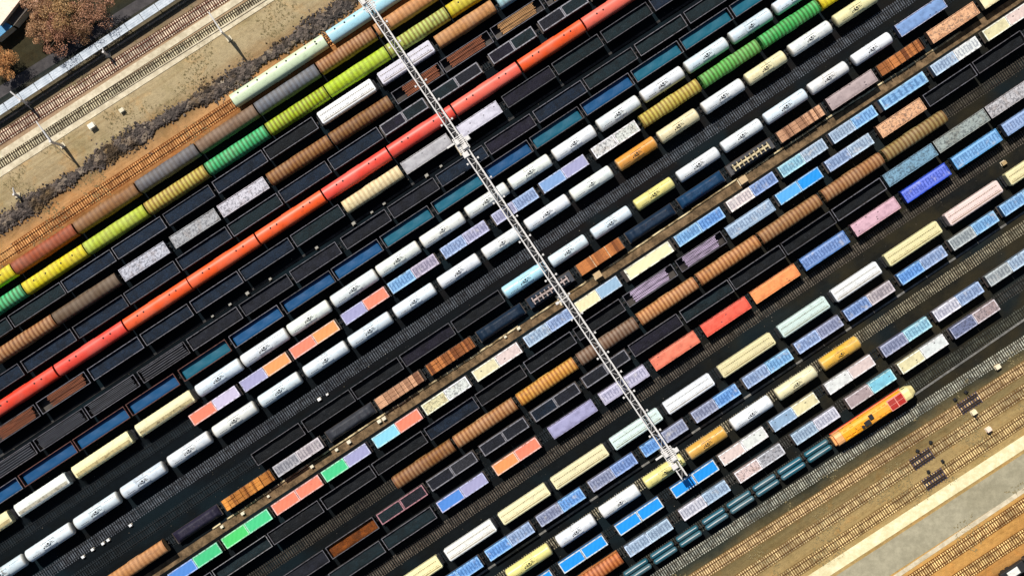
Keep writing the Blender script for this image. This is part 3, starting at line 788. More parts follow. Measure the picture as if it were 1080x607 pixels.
fill('F', '''-30 21.7 coal blue_black
25 77 coal blue_black
79.7 131.7 coal blue_black
133.8 186 coal blue_black
188.8 240.8 coal blue_black
243 294.6 coal dark_teal
297 346 coal blue_black
349 400.5 coal blue_black
403 448.8 two dark_violet | dark_teal | c=cdark | rim=9a9aa2
457 505.8 two dark_teal | charcoal | c=cdark | rim=9a9aa2
517.5 563.3 two dark_violet | dark_teal | c=cdark | rim=9a9aa2
570 618 two charcoal | dark_teal | c=cdark | rim=9a9aa2
622 668 two blue_black | c=cdark | rim=9a9aa2''')
row('G', (58.3,391.3), (615,25.8), 4.2, 'the red boxcar row')
fill('G', '''-13 57.3 boxs red
59.5 130 boxs coral_red
132 198.5 boxs orange_red
200 270 boxs orange_red
272 340 boxs orange_red
342 409 boxs coral_red
411 477 boxs coral_red
479 546.5 boxs bright_coral
549 614.5 boxs orange_red
616.5 684 boxs bright_coral''')
row('H', (41.3,430.6), (684.6,8), 3.4, 'the row below the red boxcars')
fill('H', '''-12 38.8 scrap copper | s=1
41.3 91.7 scrap copper | s=1
95.4 148 coal blue_black
151 200.4 coal blue_black
203.4 253 coal blue_black
255 306.7 coal blue_black
309.6 360 coal dark_teal
363.5 422.5 boxt cream
425.8 474 tarp light_grey
484 526.3 tarp silver
532.5 582.5 coal dark_violet
585.4 633.3 coal dark_teal
636.7 684.6 coal dark_teal
688 736 coal blue_black''')
row('I', (38.3,470), (721.5,21), 3.4, 'the second row below red boxcars')
fill('I', '''-15 35.5 bars dark_grey
38.3 89.6 bars dark_grey
92 144 bars dark_grey
148 196.7 bars dark_grey
200 252.5 coal charcoal
255.4 305.4 coal charcoal
308.8 356.7 coal charcoal
362.5 409 coal charcoal
412 460 coal charcoal
463 511.7 coal blue_black
514.6 562 coal dark_violet
565.4 615.8 coal blue_black
618.3 669 coal dark_teal
672.5 721.5 coal dark_teal
724.6 774 coal dark_teal''')
row('J', (80,469.4), (770.4,13.8), 3.4, 'the row of blue-loaded gondolas')
fill('J', '''-30 20 blue deep_blue
22.5 78 blue deep_blue | rim=7a5048
80 133.3 blue deep_blue | rim=7a5048
136 186 blue deep_blue | rim=7a5048
191 240.4 blue teal_blue | rim=7a5048
244.6 295.4 blue deep_blue
298.8 350.4 blue deep_blue
352.5 400.8 blue deep_blue
404 454 blue teal_blue
458 509 blue teal_blue
512 559 blue deep_blue
562 612.5 blue teal_blue
615.4 666 blue deep_blue
668.8 717.5 blue teal_blue
720 770.4 blue teal_blue
773 822 blue teal_blue''')
row('K', (137,460), (812.5,13.3), 4.0, 'the upper white tank row')
fill('K', '''-45 9.6 hopt pale_yellow
16 70.5 hopt off_white
76.7 137 hopt pale_yellow
143.7 202.5 hopt cream
207.5 253 tank bluish_white
255.5 301.8 tank white
304.5 346.5 tank off_white
350.5 396 tank white
398.5 441 tank off_white
445 488 tank off_white
492.5 534.5 tank off_white
538.5 579.6 tank off_white
584.6 626.5 tank white
631.5 673.5 tank white
678 720 tank white
724.5 766.5 tank bluish_white
771.5 813 tank bluish_white
818 860 tank bluish_white''')
row('L', (201,444), (862.5,5.5), 3.7, 'the row between white tank rows')
fill('L', '''201 250 two salmon | pale_lavender
254.6 303.7 two lavender | light_orange
307 355 two salmon | light_orange
361.5 407.5 two lavender | salmon
411 460 two sky_blue | mauve | c=cstamp
466.7 513.3 two soft_blue | lavender | c=cstamp
520.8 565.5 two lavender | soft_blue | c=cstamp
571 618.3 two soft_blue | lavender | c=cplain
626.3 672.5 two off_white | c=core
677 736.7 box olive_yellow
740.4 799.6 box grass_green
803 862.5 box green
865 925 boxv yellow''')
row('M', (28,587.7), (883,21.6), 4.0, 'the lower white tank row')
fill('M', '''-22 24.5 tank bluish_white
28 74.6 tank bluish_white
79 124 tank bluish_white
128.5 172.5 tank bluish_white
178 220.5 tankb white
225.5 268.8 tank off_white
274 315.5 tank bluish_white
321.5 365 tank bluish_white
369 411.5 tank bluish_white
416.5 457.5 tankb bluish_white
463.5 504.5 tank white
510.5 549 tank white
555.5 599 tank white
603.5 644.5 tank off_white
652 691 tankb amber
696 735.5 tankb cream
742.5 783.5 tankb white
788.5 828 tankb cream
834.5 876 tank off_white
882 924 tankb pale_yellow''')
track((166.7,526), (930,18), 0, '#5a6068', '#4a4e54')
row('O', (268,485), (939,38.7), 3.7, 'the row below middle empty track')
fill('O', '''268 318 low black
321 371 low black
373 422 low black
424.6 476.7 low dark_violet
479 528.8 low black
532 576 tank light_blue
581 618.3 tanks bluish_white
625.5 664 tanks bluish_white
671 709.5 tanks light_yellow
716 757.5 tanks white
763 802.5 tanks white
808 850 tanks bluish_white
855 893.5 tanks off_white
901 939.5 tanks white
948 996 tarp soft_blue | rim=c8cce8''')
row('P', (174,575), (1030,7.5), 3.5, 'the row above the ochre path')
fill('P', '''113 174 boxt light_tan
182 230 lump dark_violet
234.6 287 timb golden_orange
290 338.3 two grey | pinkish_grey | c=cstamp
344 393.5 lump dark_grey
396.7 446 timb peach
451 499 timb dusty_orange
504 552 lump navy
557 604 machine navy | rim=b8a8a4
609.6 657 three dusty_orange
662 711.7 lump navy
717 764 lump dark_blue
769 816.7 machine dark_grey | rim=d8c8a0
821.7 870 timb peach
874.6 922.5 tarp pinkish_grey
928 975 timb dusty_orange
981.3 1030 ore peach
1036 1082 tarp cream''')
row('Q', (235.4,574), (1040,38), 3.7, 'the row below the ochre path')
fill('Q', '''179 231 two medium_blue | mint_green
235.4 284 two green | mint_green
288.3 338 two salmon | salmon
341 388 two mint_green | lavender
394.6 443 two cyan | salmon | c=cplain
447 494 two cream | off_white | c=core
500.4 548 two cream | pinkish_white | c=ctarp
554.6 603 two pale_blue | soft_blue | c=cstamp
608.8 653.3 two cream | pale_blue | c=cplain
661.3 708 one cream
714 762.5 two sky_blue | bright_blue | c=cstamp
769 818.3 two pinkish_white | medium_blue | c=cstamp
823.8 871 two cyan | pale_blue | c=cstamp
877.5 923.8 two pale_blue | sky_blue | c=cstamp
930.8 977 one sky_blue | c=cstamp
985 1033 two pale_blue | off_white | c=cstamp
1040 1088 two cream | pinkish_white | c=ctarp''')
row('R', (285.4,568.5), (1080,38), 3.5, 'the row above ribbed tan boxcars')
fill('R', '''174 225 low dark_teal
227 283.3 low dark_teal | rim=a0a0a4
285.4 338 coal black
341 393 low black
395.4 447.5 low black
450.8 501.7 low blue_black
504.6 552 low black
555.8 604.6 low black
608 656.3 low black
660.4 711.3 scrap mauve
716 763.3 scrap mauve
768.3 814.6 print pale_blue
820.8 866 two sky_blue | bright_blue
873 919.6 two soft_blue | pale_blue | c=cstamp
928 973.8 ore peach
977.5 1027.5 low black
1029.6 1080 low black''')
row('S', (416.5,510), (997,122), 4.0, 'the ribbed tan boxcar row', '#4c473e', '#403c38')
fill('S', '''416.5 477.5 box brown
480.8 543 box tan
547.5 606.7 box yellow_ochre
611 671 box grey_brown
674.6 734 box light_tan
737.5 800 box light_tan
803 864.6 box tan
869.6 930.4 box tan
933.8 997 box khaki''')
row('T', (347,583.5), (1043,119), 3.5, 'the row below ribbed tan boxcars')
fill('T', '''290 343.8 coal charcoal
347 396 rust rust
399.6 448 two dark_teal | charcoal | c=cdark | rim=b08088
452.5 501 two charcoal | dark_grey | c=cdark | rim=8a8a92
508 555 two charcoal | c=cdark | rim=8a8a92
562 609.6 two navy | charcoal | c=cdark | rim=8a8a92
616 662 two charcoal | c=cdark | rim=8a8a92
666.3 717 coal dark_violet
720.5 770.8 low dark_teal
772.5 825.4 low black
827.5 878.8 low black
881 931.7 low black
935 986 ore steel_blue
988.3 1041 ore greenish_grey
1043 1095 ore light_grey''')
row('U', (406,573.9), (1054,141.4), 3.5, 'the second row below tan boxcars')
fill('U', '''350 403 coal dark_teal
406 457 coal dark_teal
463 512 two medium_blue | lavender | rim=c4c8ec
521.7 568 two light_orange | salmon
581 626.7 tarp lavender
634.6 681.7 print pale_lavender
688.8 735 tarp salmon
742.5 789 tarp bright_coral
794.6 840.8 tarp light_orange
847 893 print medium_blue
901 946.7 tarp pink
954 1000 print royal_blue
1007 1054 print sky_blue
1060 1106 print soft_blue''')
track((398,604), (1050,164), 0, '#665e54', '#4a453f')
row('W', (469.6,587.7), (1062.5,191), 4.0, 'the cream hopper row')
fill('W', '''411 464 hop pale_yellow
471 521 hop off_white
528 578 hop cream
583.5 640 hop cream
646 696.7 hop teal_white
702.5 751.5 hop white
760 816 hop pale_yellow
823.5 873.3 hop teal_white
880 928 hop white
936 992 hop pale_yellow
1000 1056 hop pinkish_white
1064 1118 hop pale_yellow''')
row('X', (514,587), (1058,223), 3.7, 'the row below the cream hoppers')
fill('X', '''460 506.7 two bright_blue | c=cstamp
514 561 two bright_blue | soft_blue | c=cstamp
568 615 two dusty_blue | bright_blue | c=cstamp
623 670 two dusty_blue | medium_blue | c=cstamp
678 723.5 two bright_blue | dusty_blue | c=cstamp
732 779 two dusty_blue | bright_blue | c=cstamp
786 834.6 two soft_blue | sky_blue | c=cstamp
840.8 887.5 two soft_blue | dusty_blue | c=cstamp
893 942 two medium_blue | pinkish_grey | c=cstamp
949.6 997.5 two bright_blue | soft_blue | c=cstamp
1004 1052 two greenish_grey | sky_blue | c=cstamp
1058 1106 two sky_blue | c=cstamp''')
row('Y', (588.8,572.6), (906.3,359.7), 4.0, 'the lowest tank row', '#a09880', '#6a6454')
fill('Y', '''536 580 tank light_yellow
588.8 626.7 tank white
634.6 673.3 tank white
681 721 tank light_yellow
727 765 tank yellow_ochre
773 813.3 tank white
820.4 860.4 tank cream
867.5 906.3 tank golden''')
row('Z', (592,600), (1043,297), 3.7, 'the row below the lowest tanks')
fill('Z', '''538 583 two bright_blue | rim=d8e4ec
592 638.3 two bright_blue | rim=d8e4ec
651.3 697.5 two bright_blue | rim=d8e4ec
710 756 two bright_blue | rim=d8e4ec
761 808 two pinkish_white | off_white | c=ctarp
814.6 862 two pale_blue | cream | c=ctarp
873 921.3 two off_white | pinkish_white | c=ctarp
931.6 981 two dusty_blue | cyan | c=cstamp
987.5 1036 two silver | soft_blue | c=cstamp
1043 1090 two greenish_grey | pale_blue | c=cstamp''')
row('AA', (661.7,582.7), (1053,320.5), 3.7, 'the second row below lowest tanks', '#4c4c48', '#403e3a')
fill('AA', '''592 654.6 box dusty_orange
661.7 707.5 two pale_blue | c=cstamp
719 768 two silver | pale_blue | c=cstamp
778 826 two pinkish_white | light_grey | c=core
838 884 two pale_blue | silver | c=cstamp
895 943.3 two pinkish_grey | cyan | c=ctarp
950 998.3 two cream | off_white | c=ctarp
1005.4 1053 two dusty_blue | pinkish_grey | c=core''')
row('BB', (690,590.5), (962,411), 3.2, "the locomotive's own row", '#55584e', '#46463e')
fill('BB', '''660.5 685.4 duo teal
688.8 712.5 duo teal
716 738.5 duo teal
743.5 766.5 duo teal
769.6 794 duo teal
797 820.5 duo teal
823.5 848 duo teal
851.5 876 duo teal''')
track((720,591), (1045,383), 0, '#b4b4a4', '#7a7668', 1.2)
track((741.7,604), (1050,407), 0, '#e2c696', '#8a6440', 1.15, '#84663a')
track((790,604), (1077,414), 0, '#e4cc98', '#8a6440', 1.15, '#84663a')
track((833,606), (1080,442), 0, '#eacf94', '#8a6440', 1.15, '#84663a')
track((970,606), (1080,532), 0, '#ffdc96', '#8a5a30', 1.15, '#7a4a1c')
track((1016.7,606), (1080,564), 0, '#ffdc94', '#8a5a30', 1.15, '#7a4a1c')
track((0,146), (230,0), 0, '#f0dcc0', '#7a3420', 1.1, '#5a3424')
track((0,174), (275,0), 0, '#dcd0ac', '#5c4c38', 1.1, '#3c3224')

# ------------------------------------------------------------------ locomotive
def line_at(key, x):
    r = ROWS[key]; (xa, ya), (xb, yb) = r['pa'], r['pb']
    return wpt(x, ya + (yb-ya)/(xb-xa)*(x-xa), r['h'])
A_, B_ = line_at('BB', 879), line_at('BB', 963.5)
d_ = (B_ - A_).normalized()
loco = empty('diesel_locomotive', (A_+B_)/2, math.atan2(d_.y, d_.x)); loco.scale = ((B_-A_).length/22.0, 1, 1)
tag(loco, 'orange diesel locomotive with red roof panels and pale yellow nose', 'locomotive')
def lp(name, m, mat, col=None, parent=None): return mkobj(name, with_mat(m, M[mat], name), None, parent or loco, lin(col, .95) if col else None)
m = MB()
prof = [(-1.45,1.5), (-1.45,3.7), (-1.2,4.2), (-.6,4.45), (.6,4.45), (1.2,4.2), (1.45,3.7), (1.45,1.5)]
m.prism(prof[::-1], -8.6, 8.0)
for x in (-6.6, -4.6, -2.4, 1.0, 2.6): 
    pr = [(y*1.012, 1.5+(z-1.5)*1.012) for y, z in prof]; m.prism(pr[::-1], x-.04, x+.04)
for i in range(4): m.rbox(-8.1+i*1.5, -7.0+i*1.5, -.5, .5, 4.4, 4.60+.08*(i % 2), .04)
for x in (-7.6, -5.9, .3, 1.7, 3.0):
    for y in (-.95, .95): m.rbox(x-.45, x+.45, y-.16, y+.16, 4.15, 4.42, .03)
body = lp('body', m, 'paint', '#ffac20')
m = MB(); pc = [(y*.98, z+(-.05 if z > 2 else 0)) for y, z in prof]; m.prism(pc[::-1], 8.03, 9.7)
ps = [(y*.86, z*.86+.2) for y, z in prof]
vs = [(9.703, y, z) for y, z in pc] + [(11.0, y*.62, 1.5+(z-1.5)*.62) for y, z in pc]; n = len(pc)
m.add(vs, [(i, (i+1) % n, n+(i+1) % n, n+i) for i in range(n)] + [tuple(range(n)), tuple(range(n, 2*n))])
nose = lp('nose', m, 'clean', '#f2e3a0')
m = MB(); m.prism([(y*.95, z*.97) for y, z in prof][::-1], -10.4, -8.63); m.rbox(-11, -10.43, -1.1, 1.1, 1.3, 3.3, .15)
lp('rear_cab', m, 'clean', '#f2b070')
m = MB()
for i in range(2):
    for j in range(2):
        x0 = 4.1 + i*1.95; y0 = -1.12 + j*1.15
        m.rbox(x0, x0+1.75, y0, y0+1.03, 4.0, 4.56, .03)
lp('radiator_fan', m, 'clean', '#b01408')
m = MB(); m.box(3.95, 7.95, -1.3, 1.3, 3.9, 4.46); lp('radiator_frame', m, 'clean', '#f0a090')
m = MB(); m.rbox(-3.1, -1.5, -.9, .2, 4.3, 4.85, .08); m.rbox(-1.4, -.4, -.2, .9, 4.3, 4.9, .08); m.rbox(-3.9, -3.2, -.9, -.2, 4.3, 4.7, .05)
lp('exhaust', m, 'dark')
m = MB()
for s in (-1, 1):
    m.box(-10.6, 8.6, min(s*1.46, s*1.62), max(s*1.46, s*1.62), 1.5, 1.62)
lp('footplate', m, 'clean', '#d8401c')
m = MB()
for s in (-1, 1):
    for i in range(24): m.tube((-10.3+i*.8, s*1.6, 1.6), (-10.3+i*.8, s*1.6, 2.6), .02)
    m.tube((-10.3, s*1.6, 2.6), (8.1, s*1.6, 2.6), .025)
lp('handrail', m, 'clean', '#f4e0b0')
m = MB()
for s in (-1, 1):
    for x in (-7.6, -5.4, -3.4): m.box(x-.25, x+.25, s*1.46-.02, s*1.46+.02, 3.0, 3.5)
    m.box(8.5, 9.3, s*1.42-.03, s*1.42+.03, 3.0, 3.6)
lp('window', m, 'glass')
for y in (-.7, .7):
    m = MB(); m.tube((10.9, y, 2.2), (11.1, y, 2.2), .16, n=10); lp('headlight', m, 'clean', '#fff4d0')
m = MB(); m.tube((0,0,0),(1.6,0,0),.07); m.tube((.1,.25,0),(1.2,.25,0),.07)
hn = lp('horn', m, 'clean', '#e8b030'); hn.location = (-5.5, 0, 4.62)
for nm, me, ro, lo, su in std(20.6, 2.8, 1.45, 3.4, BOG3):
    o = bpy.data.objects.new(nm, me); C.objects.link(o); o.parent = loco; o.location = lo

# ------------------------------------------------------------------ lighting gantry across the yard
GH = 11.0
g0, g1 = wpt(381, -6, GH), wpt(722, 503, GH); gd = (g1-g0).normalized(); GL = (g1-g0).length
gan = empty('lighting_gantry', g0, math.atan2(gd.y, gd.x))
tag(gan, 'long white lattice gantry crossing over all the trains', 'gantry')
m = MB(); w = .70
for y in (-w, w):
    m.box(0, GL, y-.12, y+.12, GH-.12, GH+.12); m.box(0, GL, y*.8-.07, y*.8+.07, GH-1.37, GH-1.23)
n = int(GL / 2.0)
for i in range(n):
    x = GL*i/n; x2 = GL*(i+1)/n; s_ = 1 if i % 2 else -1
    m.tube((x, -w*s_, GH), (x2, w*s_, GH), .035, n=4); m.tube((x, -w, GH), (x, w, GH), .07, n=4)
    for y in (-1, 1): m.tube((x, y*w, GH), (x2, y*w*.8, GH-1.3) if i % 2 else (x2, y*w*.8, GH-1.3), .03, n=4); m.tube((x, y*w*.8, GH-1.3), (x, y*w, GH), .03, n=4)
mkobj('truss_beam', with_mat(m, M['galv']), None, gan)
m = MB(); m.box(.2, GL-.2, -.24, .24, GH-.92, GH-.86); 
for i in range(0, int(GL/2.2)): m.box(.4+i*2.2, .9+i*2.2, -.24, .24, GH-.85, GH-.8)
mkobj('catwalk', with_mat(m, M['dark']), None, gan)
fl = MB(); fl.tube((0, 0, 0), (0, .55, .12), .045); fl.rbox(-.22, .22, .5, .85, -.05, .3, .05)
flm = with_mat(fl, M['galv']); fl2 = MB(); fl2.box(-.18, .18, .55, .8, -.08, -.052); flm2 = with_mat(fl2, M['glass'])
k = 0; x = 3.0
while x < GL-2:
    for s_ in ((1, -1) if k % 2 == 0 else (1,)):
        o = mkobj('floodlight', flm, None, gan); o.location = (x, s_*w, GH+.05); o.rotation_euler = (0, 0, 0 if s_ == 1 else math.pi)
        q_ = mkobj('lens', flm2, None, o)
    x += 5.1; k += 1
for tx, ty, big in ((387,3,1), (485.5,151,2), (591.5,317,0), (706,479,2)):
    P_ = wpt(tx, ty, GH); xx = (P_-g0).dot(gd)
    tm = MB()
    for sx in (-1, 1):
        for sy in (-1, 1):
            tm.tube((sx*.9, sy*.9, 0), (sx*.45, sy*.62, GH), .10, .08, n=6)
    for i in range(8):
        z = i*GH/8; z2 = (i+1)*GH/8; a = .9-.45*i/8; b = .9-.45*(i+1)/8; c_ = .9-.28*i/8; e_ = .9-.28*(i+1)/8
        for s_ in (-1, 1):
            tm.tube((-a, s_*c_, z), (b, s_*e_, z2), .05, n=4); tm.tube((a, s_*c_, z), (-b, s_*e_, z2), .05, n=4)
            tm.tube((s_*a, -c_, z), (s_*b, e_, z2), .05, n=4)
    tw = mkobj('tower', with_mat(tm, M['galv']), None, gan); tw.location = (xx, 0, 0)
    pm = MB()
    if big:
        for y in (-1.2, 1.2): pm.box(-1.6, 1.8, y-.08, y+.08, GH-.1, GH+.1); pm.box(-1.6, 1.8, y-.03, y+.03, GH+.9, GH+.96)
        for i in range(9): pm.box(-1.6+i*.42, -1.42+i*.42, -1.2, 1.2, GH+.13, GH+.19)
        pm.rbox(-.9, .1, -1.05, -.2, GH+.2, GH+.9, .05)
    if big == 2:
        pm.rbox(-.5, .5, 1.3, 2.3, GH-.3, GH+.5, .1); pm.rbox(.8, 1.7, -.3, .9, GH+.24, GH+.8, .1); pm.box(-.9, -.5, -3.1, -1.2, GH-.1, GH+.1); pm.rbox(2.2, 3.4, -1.2, .2, GH-.1, GH+.5, .1)
    if big == 0:
        pm.tube((0, -2.1, GH+.1), (0, 1.1, GH+.1), .12); pm.rbox(-.3, .3, -2.3, -1.6, GH-.1, GH+.35, .05)
    mkobj('service_platform', with_mat(pm, M['galv']), None, tw)
    fm = MB(); fm.rbox(-1.3, 1.3, -1.3, 1.3, 0, .3, .05); mkobj('footing', with_mat(fm, M['cream']), None, tw)

# ------------------------------------------------------------------ covered walkway beside the main line
a_, b_ = wpt(28, 98, 2.6), wpt(171.7, 3.5, 2.6); dd = (b_-a_).normalized(); a_ = a_ - dd*30
cw = empty('covered_walkway', a_, math.atan2(dd.y, dd.x)); tag(cw, 'pale grey segmented canopy running beside the main line', 'canopy')
pm = MB(); pm.rbox(0.04, 4.0, -.95, .95, 2.48, 2.6, .03)
for y in (-.5, 0, .5): pm.box(.1, 3.95, y-.015, y+.015, 2.602, 2.63)
t = NT('pale_roof_panel', .6); M['panel'] = t.out(t.mix(sstep(t, t.noise(.6, 5, .7), .35, .7), (.40,.46,.52,1), (.62,.68,.74,1)))
pmm = with_mat(pm, M['panel']); ps_ = MB(); ps_.box(-.1, .1, -.06, .06, 0, 2.47); ps_.box(-.06, .06, -.9, .9, 2.38, 2.47); psm = with_mat(ps_, M['dark'])
gu = MB(); gu.box(-.12, .0, .55, 1.05, 2.47, 2.7); gum = with_mat(gu, M['dark'])
for i in range(26):
    o = mkobj('roof_panel', pmm, None, cw); o.location = (i*4.06, 0, 0)
    if i % 2 == 0: o = mkobj('post', psm, None, cw); o.location = (i*4.06+.02, 0, 0)
    o = mkobj('bracket', gum, None, cw); o.location = (i*4.06+.02, 0, 0)
rw = MB(); rw.box(0, 105, -1.9, -1.75, 0, 1.1); mkobj('side_wall', with_mat(rw, M['drain']), None, cw)

# ------------------------------------------------------------------ catenary masts
def mast(base, arm_px, label, hgt=8.6, back=0, col='#efe6d4'):
    b = wpt(*base, 0); e = wpt(*arm_px, hgt); v = e - b; v.z = 0
    o = empty('catenary_mast', b, math.atan2(v.y, v.x)); tag(o, label, 'mast', 'catenary masts of the main line')
    L = v.length
    m = MB(); m.tube((0,0,0), (0,0,hgt), .34, .24, n=8); mkobj('pole', with_mat(m, M['galv']), None, o)
    m = MB(); m.tube((0,0,hgt-.6), (L,0,hgt-.1), .17, n=6); m.tube((0,0,hgt-2.2), (L*.75,0,hgt-.4), .14, n=6); m.tube((L*.3,0,hgt-1.6), (L*.3,0,hgt-.5), .06)
    mkobj('cantilever_arm', with_mat(m, M['galv']), None, o)
    m = MB()
    for x in (L*.55, L*.92):
        for i in range(4): m.tube((x+i*.12,0,hgt-.45), (x+i*.12+.05,0,hgt-.45), .12, n=8)
    mkobj('insulator', with_mat(m, M['dark']), None, o)
    if back:
        m = MB(); m.tube((0,0,hgt-1), (-back,back*.3,.2), .07, n=6); mkobj('stay', with_mat(m, M['galv']), None, o)
    m = MB(); m.rbox(-.6,.6,-.6,.6,0,.35,.05); mkobj('footing', with_mat(m, M['cream']), None, o)
mast((66,153.5), (38,128), 'white catenary mast at left edge between the concrete drains', 8.6, 2.2)
mast((241.7,41), (220,13), 'slim catenary mast leaning over the upper main track', 8.6)
mast((30,109), (10.5,96.5), 'white double-arm mast standing beside the canopy left end', 5.5, 1.6)
mast((114,58), (108,51), 'short bare mast beside the middle of the canopy', 4.0)
mast((19,206), (13.5,198), 'thin white post standing in the rubble bank', 3.0)

# ------------------------------------------------------------------ rubble bank
t = NT('rubble_stone', .95); gp = t.n.new('ShaderNodeNewGeometry').outputs['Position']
c = t.ramp(t.voro(1.1, vec=gp, out='Color'), [(0, (.03,.024,.022)), (.4, (.075,.062,.055)), (.7, (.14,.112,.095)), (.9, (.24,.19,.14)), (1, (.42,.36,.28))])
M['rubble'] = t.out(t.mix(sstep(t, t.noise(.12, 4, .6, vec=gp), .5, .65), c, t.mix(1.0, c, (.75,.62,.40,1), 'MULTIPLY')))
rr = random.Random(4); m = MB()
poly = [(-30,256),(0,238),(55,201),(110,165),(165,130),(200,110),(235,91),(290,55),(345,19),(372,-2),(400,-22)]
def along(poly, s):
    i = min(int(s), len(poly)-2); f = s-i; a, b = poly[i], poly[i+1]; return (a[0]*(1-f)+b[0]*f, a[1]*(1-f)+b[1]*f)
lens = [math.hypot(poly[i+1][0]-poly[i][0], poly[i+1][1]-poly[i][1]) for i in range(len(poly)-1)]
def stone(m, x, y, z, r):
    k = 5; a0 = rr.uniform(0, 6); vs = []
    for zz, rad in ((z-.1, 1), (z+r*.5, rr.uniform(.7,1)), ):
        for i in range(k):
            a = a0 + 2*math.pi*i/k; q = r*rad*rr.uniform(.7, 1.15); vs.append((x+q*math.cos(a), y+q*math.sin(a), zz+rr.uniform(-.1,.1)*r))
    vs.append((x+rr.uniform(-.3,.3)*r, y+rr.uniform(-.3,.3)*r, z+r*rr.uniform(.7,1.1)))
    m.add(vs, [(i, (i+1)%k, k+(i+1)%k, k+i) for i in range(k)] + [(k+i, k+(i+1)%k, 2*k) for i in range(k)])
tot = sum(lens)
for _ in range(15000):
    u = rr.uniform(0, tot); i = 0
    while u > lens[i]: u -= lens[i]; i += 1
    px, py = along(poly, i + u/lens[i]); off = max(-1.5, min(1.5, rr.gauss(0, .5)))*9.5*(.8+.35*math.sin(px*.06)+.2*math.sin(px*.17+2))
    off = off if rr.random() < .985 else off*2
    P_ = wpt(px+off*.553, py+off*.833, 0); z = max(0, .5*(1-(off/12)**2)) * rr.uniform(.4, 1)
    stone(m, P_.x, P_.y, z, rr.uniform(.09, .30) if rr.random() < .93 else rr.uniform(.3,.55))
tag(mkobj('rubble', m.mesh('rubble', False), M['rubble']), kind='stuff')
# dry grass tufts over the sandy strip and the lower right tracks
t = NT('dry_grass', .9); gp = t.n.new('ShaderNodeNewGeometry').outputs['Position']
M['grass'] = t.out(t.mix(t.noise(.15, 3, .6, vec=gp), (.17,.15,.07,1), (.36,.28,.14,1)))
m = MB()
def tuft(x, y, s):
    for _ in range(4):
        a = rr.uniform(0, 6.3); dx, dy = math.cos(a)*s, math.sin(a)*s; w_ = s*.3
        m.add([(x-dy*.3, y+dx*.3, 0), (x+dy*.3, y-dx*.3, 0), (x+dx, y+dy, s*rr.uniform(.5,1))], [(0,1,2)])
def spread(n, p0, p1, thr):
    from mathutils import noise
    k = 0
    while k < n:
        al_ = rr.uniform(-150, 150); p_ = rr.uniform(p0, p1)
        x, y = al_*.833 + p_*.553, al_*.553 - p_*.833
        if abs(x) > 130 or abs(y) > 75: continue
        if noise.noise(Vector((x*.12, y*.12, 3))) + .3*noise.noise(Vector((x*.5, y*.5, 1))) > thr: tuft(x, y, rr.uniform(.1, .32)); 
        k += 1
spread(9000, -86, -67, .12); spread(3000, -97, -92, .15); spread(9000, 74, 92, .15); spread(3000, 100, 116, .2)
tag(mkobj('dry_grass', m.mesh('dry_grass', False), M['grass']), kind='stuff')

m = MB()
for _ in range(2600):
    al_ = rr.uniform(-140, 140); p_ = rr.uniform(-60, 74)
    x, y = al_*.833 + p_*.553, al_*.553 - p_*.833
    if abs(x) > 125 or abs(y) > 70: continue
    stone(m, x, y, .02, rr.uniform(.04, .13))
t = NT('scattered_stone', .9); gp = t.n.new('ShaderNodeNewGeometry').outputs['Position']
M['litter'] = t.out(t.ramp(t.voro(.9, vec=gp, out='Color'), [(0, (.03,.03,.03)), (.5, (.09,.075,.055)), (.85, (.20,.17,.13)), (1, (.5,.48,.44))]))
tag(mkobj('litter', m.mesh('litter', False), M['litter']), kind='stuff')

# ------------------------------------------------------------------ autumn trees in the upper left corner
t = NT('autumn_leaves', .8); gp = t.n.new('ShaderNodeNewGeometry').outputs['Position']
v_ = t.voro(2.2, vec=gp, out='Color'); sx = t.n.new('ShaderNodeSeparateColor'); t.link(v_, sx.inputs[0])
c = t.ramp(sx.outputs[0], [(0, (.16,.085,.045)), (.35, (.38,.22,.12)), (.7, (.56,.35,.21)), (1, (.70,.48,.33))])
c = t.mix(1.0, c, t.col, 'MULTIPLY'); t.b.inputs['Subsurface Weight'].default_value = 0
M['leaf'] = t.out(c)
t = NT('bark', .9); M['bark'] = t.out(t.mix(t.noise(3, 4), (.06,.045,.03,1), (.14,.11,.08,1)))
def tree(px, py, R_, hgt, label, tint, seed, n=6500):
    rr = random.Random(seed); P_ = wpt(px, py, hgt*.6)
    o = empty('autumn_tree', P_); tag(o, label, 'tree', 'autumn trees in the upper left corner')
    m = MB(); m.tube((0,0,0), (rr.uniform(-.3,.3), rr.uniform(-.3,.3), hgt*.5), .3, .18, n=8)
    cl = []
    for i in range(18):
        a = rr.uniform(0, 6.3); q = R_*rr.uniform(.2, 1.05); z = hgt*rr.uniform(.5, .85); c_ = (q*math.cos(a), q*math.sin(a), z)
        m.tube((0,0,hgt*.4), c_, .13, .04, n=5); cl.append((c_, R_*rr.uniform(.16, .42)))
    mkobj('trunk', with_mat(m, M['bark']), None, o)
    m = MB()
    for _ in range(n):
        (cx, cy, cz), cr = rr.choice(cl)
        while True:
            dx, dy, dz = rr.uniform(-1,1), rr.uniform(-1,1), rr.uniform(-1,1); q = dx*dx+dy*dy+dz*dz
            if q < 1: break
        x, y, z = cx+dx*cr*1.2, cy+dy*cr*1.2, cz+dz*cr*.9; s_ = rr.uniform(.06, .15)
        u = Vector((rr.uniform(-1,1), rr.uniform(-1,1), rr.uniform(-.5,.5))).normalized(); w_ = u.orthogonal().normalized()
        w_ = (w_ + u.cross(w_)*rr.uniform(-1,1)).normalized()
        p = Vector((x, y, z)); m.add([tuple(p-u*s_), tuple(p+w_*s_*.7), tuple(p+u*s_), tuple(p-w_*s_*.7)], [(0,1,2,3)])
    me = m.mesh('crown', False); me.materials.append(M['leaf']); mkobj('crown', me, None, o, tint)
